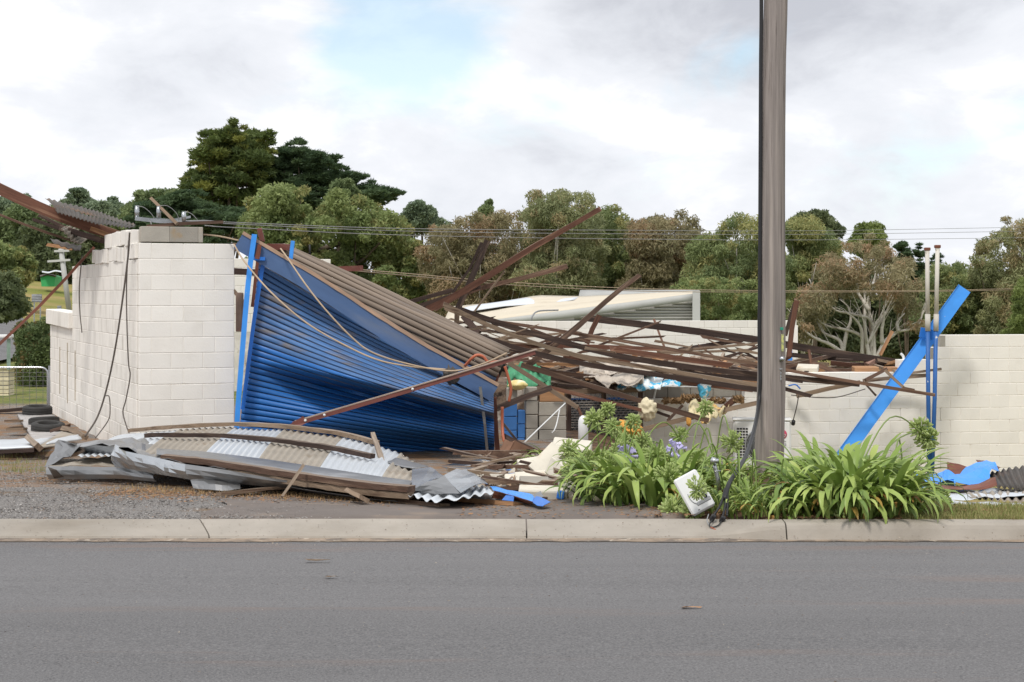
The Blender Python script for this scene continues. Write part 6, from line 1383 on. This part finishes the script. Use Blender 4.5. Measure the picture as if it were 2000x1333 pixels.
# fallen white panel, chrome bracket
def build_panel():
    c = P(1356, 963, 11.42); n = Vector((-.15, -1, .25)).normalized(); root = empty('box_cover', c, 'white plastic box cover lying askew at the kerb among the seed heads', 'box cover')
    up = Vector((-.48, -.1, .87)).normalized(); y = -n; x = up.cross(n)*-1; x = up.cross(-n).normalized(); x = -x if x.x < 0 else x
    z = x.cross(y).normalized(); z = z if z.z > 0 else -z; y = z.cross(x); R3 = Matrix((x, y, z)).transposed()
    box('cover', c, (.185, .05, .295), WHITEP, root, R3, bev=.012)
    f = R3 @ Vector((0, -.027, 0))
    arc = [c+f+R3 @ Vector((.055*math.cos(a)+.005, 0, .075*math.sin(a)-.015)) for a in [R(160)+R(200)*k/16 for k in range(17)]]
    tube('recess_edge', arc, .004, GREYP, root, 5)
    tube('recess_edge', [c+f+R3 @ Vector((.06, 0, .12)), c+f+R3 @ Vector((.06, 0, -.02))], .003, GREYP, root, 5)
    box('dark_slot', c+f+R3 @ Vector((.03, 0, -.085)), (.11, .008, .028), GREYP, root, R3, bev=.004)
    tube('lock', [c+f+R3 @ Vector((.06, 0, -.06)), c+f*1.4+R3 @ Vector((.06, 0, -.06))], .012, BLACK, root, 10)
    box('label', c+f+R3 @ Vector((-.03, 0, -.125)), (.012, .004, .006), BLACK, root, R3, bev=0)
build_panel()
def build_bracket():
    root = empty('chrome_bracket', P(1402, 955, 11.6), 'shiny chrome bracket standing behind the fallen white panel', 'bracket')
    tube('stem', PL([(1405, 958, 11.62), (1402, 935, 11.62), (1397, 915, 11.62), (1394, 906, 11.62)]), .017, STEEL, root, 10)
    tube('head', PL([(1391, 905, 11.62), (1393, 899, 11.58), (1403, 901, 11.58)]), [.018, .024, .018], STEEL, root, 10)
    tube('band', PL([(1396, 921, 11.6), (1408, 920, 11.62)]), .006, STEEL, root, 6)
build_bracket()

# ------------------------------------------------------------------ left yard: tyres, boards, gate, pillar
def tyre(px, py, Y, r, w, tilt, lab):
    c = P(px, py, Y); root = empty('tyre', c, lab, 'tyre', 'old tyres by the side wall')
    prof = [(.60, -.42), (.64, -.5), (.84, -.5), (.95, -.42), (1.0, -.30), (.985, -.26), (.985, -.22), (1.0, -.19), (1.0, -.04), (.985, -.02), (.985, .02), (1.0, .04), (1.0, .19), (.985, .22), (.985, .26), (1.0, .30), (.95, .42), (.84, .5), (.64, .5), (.60, .42)]
    S = 40; vs = [(math.cos(2*math.pi*i/S)*a*r, math.sin(2*math.pi*i/S)*a*r, b*w) for i in range(S) for a, b in prof]; m = len(prof)
    fs = [(i*m+j, ((i+1) % S)*m+j, ((i+1) % S)*m+(j+1) % m, i*m+(j+1) % m) for i in range(S) for j in range(m)]
    link('tread', mesh('tread', vs, fs), RUBBER, root, Matrix.Translation(c) @ Matrix.Rotation(tilt, 4, 'X') @ Matrix.Rotation(tilt*.6, 4, 'Y'), smooth=True)
tyre(73, 803, 26.6, .245, .17, .05, 'old tyre lying flat farthest back by the side wall')
tyre(86, 826, 24.6, .235, .17, -.12, 'old tyre lying half behind the nearest one')
tyre(94, 837, 23.4, .245, .17, .10, 'old tyre lying nearest in the yard by the side wall')
def slab(name, lab, cat, pts, th, mat, nu=10, nv=6, crump=.01):
    o = surf(name, lambda u, v: bil(*PL(pts))(u, v)+Vector((0, 0, crump*mnoise.noise(Vector((u*4, v*4, pts[0][0]))))), nu, nv, mat, None, th); return tag(o, lab, cat)
slab('white_board', 'flaking whitish board under the old tyres', 'board', [(34, 812, 26.6), (106, 812, 26.6), (132, 862, 22.0), (66, 862, 22.0)], .05, M('flaky_white', (.50, .48, .47), .9, var=.15, second=(.32, .28, .25), s_scale=3))
slab('roof_sheet', 'flat silver sheet with its front edge raised at the left edge', 'roof sheet', [(-20, 878, 20.3), (72, 874, 20.3), (110, 855, 22.4), (-20, 862, 22.4)], .03, SILVER)
slab('roof_sheet', 'grey brown sheet leaning against the foot of the side wall', 'roof sheet', [(72, 876, 20.0), (128, 868, 20.2), (158, 846, 21.6), (130, 838, 22.6)], .02, BROWNSHEET)
slab('roof_sheet', 'bright narrow sheet in the heap at the foot of the side wall', 'roof sheet', [(90, 868, 20.2), (160, 858, 20.6), (152, 850, 21.2), (110, 858, 21)], .02, SILVER)
thing_beam('dark strip of wood under the raised silver sheet at the left edge', 'timber', DARKT, 9, .1, [(-20, 884, 20.2), (70, 879, 20.1)])
thing_beam('broken brown timber on the heap at the foot of the side wall', 'timber', WORNT, 10, .08, [(124, 838, 22.2), (146, 842, 21.6), (166, 854, 21)], jag=.03)
thing_beam('stubby brown timber end beside the raised silver sheet', 'timber', WORNT, 12, .1, [(56, 856, 21), (76, 874, 20)], jag=.02)
thing_beam('brown bark slab leaning on the nearest tyre', 'timber', TIMBER, 7, .06, [(100, 842, 22.6), (134, 832, 22.2)], jag=.03)
thing_beam('upper brown board lying flat in the left yard', 'timber', WORNT, 5, .2, [(12, 823, 25), (42, 822, 25)])
thing_beam('lower brown board lying flat in the left yard', 'timber', WORNT, 5, .2, [(16, 839, 23.6), (50, 838, 23.6)])
thing_beam('dark sleeper along the far side of the left yard', 'timber', DARKT, 7, .14, [(-20, 804, 28.0), (30, 801, 28.0), (48, 799, 28.0)])
def build_gate():
    root = empty('wire_gate', P(92, 800, 28.7), 'low tubular steel gate with wire mesh at the left edge', 'gate')
    Yg = 28.7
    tube('frame', smooth_pts(PL([(-30, 718, Yg), (60, 718, Yg), (82, 718.5, Yg), (91, 724, Yg), (93, 735, Yg), (93, 800, Yg)]), 5), .018, GALV, root, 8)
    vs, fs = [], []
    for x in list(range(-20, 92, 13)):
        v2, f2 = tube_geo([P(x, 720, Yg), P(x, 800, Yg)], [.004, .004], 4); o = len(vs); vs += v2; fs += [tuple(i+o for i in f) for f in f2]
    for y in (728, 736, 744, 754, 764, 776, 790):
        v2, f2 = tube_geo([P(-25, y, Yg), P(92, y, Yg)], [.004, .004], 4); o = len(vs); vs += v2; fs += [tuple(i+o for i in f) for f in f2]
    link('wire_mesh', mesh('wire_mesh', vs, fs), DULLGALV, root)
    beam('gate_post', PL([(97, 715, Yg), (97, 802, Yg)]), .05, .05, GALV, root, rough=0)
build_gate()
def build_pillar():
    root = empty('slatted_crate', P(5, 770, 33), 'cream slatted box standing on the lawn at the left edge', 'box')
    cm = M('cream_slat', (.62, .55, .38), .8, var=.1)
    for k in range(7): box('slat', P(-2, 724+k*8, 33), (.52, .4, .075), cm, root, bev=.006)
    box('core', P(-2, 748, 33), (.46, .36, .56), DARKT, root, bev=0)
    box('lid', P(2, 719, 33), (.60, .46, .04), cm, root, bev=.006)
build_pillar()
o = beam('green_post', PL([(17, 662, 31), (17, 722, 31)]), .07, .07, M('green_paint', (.22, .31, .25), .7)); tag(o, 'pale green post at the left edge behind the gate', 'post')
o = box('post_board', P(8, 657, 31), (.32, .2, .06), WHITEP, None, bev=.01); tag(o, 'white board on the pale green post', 'board')
lump('litter', 'small blue and white litter on the lawn behind the gate', 'litter', P(68, 777, 33.5), (.14, .08, .04), BLUECLOTH, .4, 3, 12, 3)

# ------------------------------------------------------------------ things on the far hill
def build_green_shed():
    Y = 150; s = Y/F; c = P(93, 545, Y); c.z = min(P(93, 558, Y).z, ground_z(c.x, c.y)+.2); root = empty('green_shed', c, 'small bright green shed on the far hillside under a loose white sheet', 'shed')
    gm = M('shed_green', (.05, .40, .13), .6, var=.06, bump=.02)
    q = [(81, 560), (106, 560), (108, 541), (100, 538), (86, 538), (79, 541)]
    vs = [P(x, y, Y) for x, y in q]; vs += [v+Vector((0, 2.2, 0)) for v in vs]; n = len(q)
    link('body', mesh('body', vs, [tuple(range(n))[::-1], tuple(range(n, 2*n))]+[(i, (i+1) % n, (i+1) % n+n, i+n) for i in range(n)]), gm, root)
    loft('roof', [(78, 541, Y-.2), (93, 537, Y-.2), (109, 541, Y-.2)], [(78, 539, Y+2.4), (93, 535, Y+2.4), (109, 539, Y+2.4)], DARKSHEET, root, 8, 2, thick=.1)
    sh = loft('loose_roof_sheet', [(82, 532, Y-1), (95, 534, Y-1), (108, 530, Y-1), (125, 533, Y-1)], [(82, 530, Y+1.5), (95, 532, Y+1.5), (108, 528, Y+1.5), (125, 531, Y+1.5)], SILVER, root, 12, 3, thick=.06)
build_green_shed()
def sign(px, py, Y, w, h, lab):
    s = Y/F; c = P(px, py, Y); root = empty('road_sign', c, lab, 'sign'); box('board', c, (w*s, .05, h*s), DULLGALV, root, bev=.01)
    for d in (-.3, .3): beam('leg', [c+Vector((d*w*s, .08, 0)), Vector((c.x+d*w*s, c.y+.08, ground_z(c.x, c.y)-.3))], .08, .08, GALV, root, rough=0)
    for k in range(3): box('stiffener', c+Vector((0, -.035, (k-1)*h*s*.3)), (w*s*.96, .03, .05), GALV, root, bev=0)
sign(72, 583, 95, 20, 16, 'larger grey backed road sign on the far grass bank'); sign(116, 603, 85, 8, 11, 'smaller grey backed road sign on the far grass bank')
def far_pole(x0, y0, x1, y1, Y, arms, lab):
    root = empty('far_power_pole', P(x0, y0, Y), lab, 'pole')
    tube('shaft', PL([(x0, y0, Y), (x1, y1, Y)]), .15 if Y > 80 else .12, PALEGREY, root, 8)
    for i, (ax, ay, bx, by) in enumerate(arms): beam('crossarm', PL([(ax, ay, Y-.15), (bx, by, Y-.15)]), .12, .10, PALEGREY, root, rough=0)
far_pole(136, 615, 119, 486, 90, [(106, 491, 135, 490), (93, 511, 137, 508)], 'far power pole leaning beside the side wall')
far_pole(27, 560, 24, 494, 130, [(11, 499, 38, 499), (14, 507, 34, 507), (10, 520, 50, 519)], 'far power pole with three crossarms at the left edge')
# fine post on the right of the drum
wire_thing('thin rod standing up beyond the curtain drum', [(606, 500, 23), (605, 478, 23)], .014, BLACK, n=2, name='thin_rod', cat='rod')

# ------------------------------------------------------------------ heap of splintered roof inside the walls
def build_heap():
    hm = M('heap_debris', (.20, .145, .105), .95, var=.5, scale=3, bump=.8, bscale=9, second=(.42, .38, .33), s_lo=.52, s_hi=.62, s_scale=2.2, third=(.07, .05, .04), t_lo=.55, t_hi=.62, t_scale=5, bdist=.06)
    def fn(u, v):
        y = lerp(26.3, 40.5, v); px = lerp(930, 1560, u); p = P(px, 0, y)
        top = 1.65-lerp(172, 126, v)*y/F
        if v == 0: top -= .9
        p.z = top+.16*mnoise.fractal(Vector((p.x*1.4, y*1.4, 0)), .9, 2, 4); return p
    o = surf('rubble_heap', fn, 90, 40, hm, None, 0, smooth=False); o['kind'] = 'stuff'; o['label'] = 'heap of splintered roof and ceiling debris inside the walls'; o['category'] = 'rubble'
    rs = random.Random(12); vs, fs, mi = [], [], []
    for k in range(330):
        v = rs.random()**1.6; y = lerp(26.2, 38, v); px = rs.uniform(985, 1760) if y < 28 else rs.uniform(960, 1520)
        py = 575+lerp(162, 128, v)+rs.uniform(-6, 8)
        if px > 1530: y = rs.uniform(26.3, 28.5); py = rs.uniform(706, 726)
        c = P(px, py, y); a = rs.gauss(0, .35) if rs.random() < .7 else rs.uniform(-1.5, 1.5); L = rs.uniform(.3, 1.5)/2; d = Vector((math.cos(a), math.sin(a)*.8, rs.uniform(-.3, .3))).normalized(); u = Vector((0, 0, 1)); s = d.cross(u).normalized()
        w, t = rs.uniform(.02, .06), rs.uniform(.012, .035); o = len(vs)
        for e in (-1, 1):
            for q, r in ((-1, -1), (1, -1), (1, 1), (-1, 1)): vs.append(c+d*L*e+s*w*q+u*t*r)
        fs += [(o, o+1, o+2, o+3), (o+7, o+6, o+5, o+4)]+[(o+i, o+4+i, o+4+(i+1) % 4, o+(i+1) % 4) for i in range(4)]; mi += [rs.choice((0, 1, 2, 2, 3))]*6
    for k in range(46):
        px = rs.uniform(880, 1480); py = 575+lerp(84, 135, rs.random())*(.62+.38*sstep(880, 1100, px)); y = rs.uniform(23.6, 27.5); c = P(px, py, y); a = rs.choice((-.4, -.25, -.2, -.15, -.1, .1, .3, .8))+rs.gauss(0, .1)
        d = Vector((math.cos(a), rs.uniform(-.3, .3), math.sin(a))).normalized(); L = rs.uniform(.2, .85)*(1.0 if abs(a) < .6 else .5); s = d.cross(Vector((0, 1, 0))).normalized(); u = s.cross(d); w, t = rs.uniform(.010, .028), rs.uniform(.01, .02); o = len(vs)
        for e in (-1, 1):
            for q, r in ((-1, -1), (1, -1), (1, 1), (-1, 1)): vs.append(c+d*(L*e+rs.uniform(-.06, .06))+s*w*q*(1 if e < 0 else .6)+u*t*r)
        fs += [(o, o+1, o+2, o+3), (o+7, o+6, o+5, o+4)]+[(o+i, o+4+i, o+4+(i+1) % 4, o+(i+1) % 4) for i in range(4)]; mi += [rs.choice((0, 0, 1, 2, 2))]*6
    me = mesh('splintered_laths', vs, fs)
    for m in (TIMBER, DARKT, WORNT, FRESHT): me.materials.append(m)
    me.polygons.foreach_set('material_index', mi); o = link('splintered_laths', me); o['kind'] = 'stuff'; o['label'] = 'splintered laths and battens strewn over the heap'; o['category'] = 'debris'
build_heap()
# ------------------------------------------------------------------ loose small stuff on the ground
def scatter_mesh(name, n, fn, kind_label, mat, cat):
    """fn(rs) -> (point, size, flat): small four-faced chips joined into one mass."""
    rs = random.Random(hash(name) % 1000 if False else len(name)*7+n); vs, fs = [], []
    for _ in range(n):
        c, s, fl = fn(rs); q = [Vector((rs.uniform(-1, 1), rs.uniform(-1, 1), rs.uniform(-.2, 1)*fl))*s for _ in range(4)]; o = len(vs)
        vs += [c+w for w in q]; fs += [(o, o+1, o+2), (o, o+2, o+3), (o, o+3, o+1), (o+1, o+3, o+2)]
    o = link(name, mesh(name, vs, fs), mat); o['kind'] = 'stuff'; o['label'] = kind_label; o['category'] = cat; return o
def gp(x, y, dz=0): return Vector((x, y, ground_z(x, y)+dz))
GRAV = M('gravel_stone', (.24, .225, .215), .9, var=.45, scale=30, bump=0, coord='Object', second=(.42, .40, .38), s_scale=22, s_lo=.5, s_hi=.6, third=(.30, .19, .12), t_scale=17, t_lo=.6, t_hi=.66)
def gpt(rs):
    while True:
        y = 11.3+rs.random()**1.3*6.5; x = rs.uniform(-7.5, -1.2)*(y/13)
        if rs.random() < sstep(-.9, -2.6, x)*(.35+.65*sstep(-.15, .2, mnoise.noise(Vector((x*.9, y*.9, 1))))): return gp(x, y, .006), rs.uniform(.006, .017), .8
scatter_mesh('gravel', 24000, gpt, 'loose grey gravel on the lot behind the crossover', GRAV, 'gravel')
LITTER = M('leaf_litter', (.30, .165, .085), .95, var=.4, scale=20, bump=0, coord='Object', second=(.42, .30, .16), s_scale=14, third=(.12, .08, .05), t_scale=16, t_lo=.55, t_hi=.62)
def lpt(rs):
    r = rs.random()
    if r < .40: x = rs.uniform(-3.6, -.6); y = 13.3+(-.25*(x+1))+rs.gauss(0, .35)
    elif r < .55: x = rs.uniform(-7, -4.2); y = rs.uniform(15, 20)
    elif r < .85: x = rs.uniform(.9, 3.6); y = 10.95+abs(rs.gauss(0, .45))
    else: x = rs.uniform(-.4, 1.2); y = rs.uniform(11.4, 13.8)
    return gp(x, y, .012), rs.uniform(.008, .026), .35
scatter_mesh('leaf_litter', 7000, lpt, 'brown leaf litter and bark flakes around the wreck and bed', LITTER, 'litter')
CHIP = M('street_chip', (.16, .12, .09), .9, var=.5, scale=12, bump=0, second=(.45, .38, .30), s_scale=8, s_lo=.52, s_hi=.6)
def rpt(rs):
    if rs.random() < .62: x = rs.uniform(-6, 6); y = 10.76-abs(rs.gauss(0, .22))
    else: x = rs.uniform(-4, 4); y = rs.uniform(6.2, 10.6)
    return Vector((x, y, .012+.035*math.exp(-((y-4.5)/3.5)**2))), rs.uniform(.003, .010), .5
scatter_mesh('street_debris', 1500, rpt, 'fine chips and grit scattered along the gutter and road', CHIP, 'debris')
def cpt(rs):
    x = rs.uniform(-4.5, 2.2); y = rs.uniform(10.84, 11.24); k = sstep(1.36, 1.84, x); return Vector((x, y, lerp(.012+.05*(y-10.84)/.4, .1, k)+.008)), rs.uniform(.003, .009), .6
scatter_mesh('kerb_debris', 420, cpt, 'small stones and twigs lying on the concrete crossover', CHIP, 'debris')
# dry grass
def blades(name, n, fn, mat, label):
    rs = random.Random(n); vs, fs = [], []; tint = []
    for _ in range(n):
        c, h = fn(rs); a = rs.uniform(0, 6.28); w = rs.uniform(.002, .0045); l = Vector((math.cos(a), math.sin(a), 0)); s = Vector((-l.y, l.x, 0)); b = rs.uniform(.1, .7)
        o = len(vs); vs += [c-s*w, c+s*w, c+Vector((0, 0, h*.6))+l*h*b*.4+s*w*.6, c+Vector((0, 0, h*.6))+l*h*b*.4-s*w*.6, c+Vector((0, 0, h))+l*h*b]
        fs += [(o, o+1, o+2, o+3), (o+3, o+2, o+4)]; t = rs.random(); tint += [t]*5
    me = mesh(name, vs, fs); at = me.color_attributes.new('tint', 'FLOAT_COLOR', 'POINT')
    at.data.foreach_set('color', np.repeat(np.array([[t, .2, 0, 1] for t in tint], dtype=np.float32), 1, 0).ravel())
    o = link(name, me, mat); o['kind'] = 'stuff'; o['label'] = label; o['category'] = 'grass'
GR1 = leaf_mat('verge_grass', (.22, .27, .08), (.42, .36, .17), rough=.7); GR2 = leaf_mat('dry_weeds', (.42, .26, .13), (.50, .37, .19), rough=.8)
def vg(rs):
    x = rs.uniform(2.7, 5.2); y = 10.9+abs(rs.gauss(0, .5)); return gp(x, max(y, 10.92)), rs.uniform(.02, .055)
blades('verge_grass', 16000, vg, GR1, 'short drying grass on the verge behind the right kerb')
def dw(rs):
    t = rs.random(); x = lerp(-3.55, -.9, t)+rs.gauss(0, .12); y = lerp(14.6, 12.95, t)+rs.gauss(0, .22); return gp(x, y), rs.uniform(.012, .05)
blades('dry_weeds', 2200, dw, GR2, 'rusty dry weeds along the front of the roof section')
def yg(rs):
    k = rs.choice([(-5.9, 18.9, .35), (-6.9, 20.3, .4), (-5.4, 17.6, .25), (-6.6, 17.8, .3)]); x = k[0]+rs.gauss(0, k[2]); y = k[1]+rs.gauss(0, k[2]); return gp(x, y), rs.uniform(.03, .08)
blades('yard_grass', 1000, yg, GR1, 'tufts of grass growing in the left yard')
# larger twigs lying on the road
for lab, a, b, w in (('largest brown splinter lying on the road', (596, 1093), (640, 1094), 4), ('short brown splinter on the road below the largest one', (636, 1126), (657, 1126), 3), ('pale chip lying on the road in the middle of the lane', (1334, 1186), (1372, 1186), 3)):
    Ya = (CAMZ-.02)*F/(a[1]-HOR); thing_beam(lab, 'splinter', WORNT if 'pale' not in lab else FRESHT, w, .03, [(a[0], a[1], Ya), (b[0], b[1], Ya)], name='wood_splinter', jag=.02, taper=.4)

# broken masonry and splinters between the larger rubble blocks
RUBM = M('masonry_chip', (.50, .46, .39), .95, var=.3, scale=6, bump=.3, second=(.30, .20, .13), s_lo=.48, s_hi=.58, s_scale=3, third=(.16, .15, .14), t_scale=4, t_lo=.56, t_hi=.62)
def mpt(rs):
    while True:
        t = rs.random(); y = lerp(13.0, 20.2, rs.random()**.8); x = (rs.uniform(930, 1190)-1000)/F*y
        if y < 14.2 and x < .15: continue
        return gp(x, y, .03), (rs.uniform(.015, .04) if rs.random() < .8 else rs.uniform(.05, .10)), .8
scatter_mesh('masonry_rubble', 1500, mpt, 'broken masonry chips strewn between the rubble blocks', RUBM, 'rubble')
def spt(n=60):
    rs = random.Random(31); vs, fs, mi = [], [], []
    for k in range(n):
        y = lerp(13.6, 20.3, rs.random()); x = (rs.uniform(900, 1180)-1000)/F*y
        if y < 14.4 and x < .1: continue
        c = gp(x, y, rs.uniform(.02, .14)); a = rs.uniform(-.9, .9); d = Vector((math.cos(a), math.sin(a), rs.uniform(-.25, .25))).normalized(); s = d.cross(Vector((0, 0, 1))).normalized(); u = s.cross(d); L = rs.uniform(.12, .5); w, t = rs.uniform(.02, .06), rs.uniform(.008, .025); o = len(vs)
        for e in (-1, 1):
            for q, r in ((-1, -1), (1, -1), (1, 1), (-1, 1)): vs.append(c+d*(L*e+rs.uniform(-.05, .05))+s*w*q+u*t*r)
        fs += [(o, o+1, o+2, o+3), (o+7, o+6, o+5, o+4)]+[(o+i, o+4+i, o+4+(i+1) % 4, o+(i+1) % 4) for i in range(4)]; mi += [rs.choice((0, 1, 2, 2))]*6
    me = mesh('broken_boards', vs, fs)
    for m in (TIMBER, DARKT, WORNT): me.materials.append(m)
    me.polygons.foreach_set('material_index', mi); o = link('broken_boards', me); o['kind'] = 'stuff'; o['label'] = 'short broken boards strewn through the rubble below the pier'; o['category'] = 'debris'
spt()
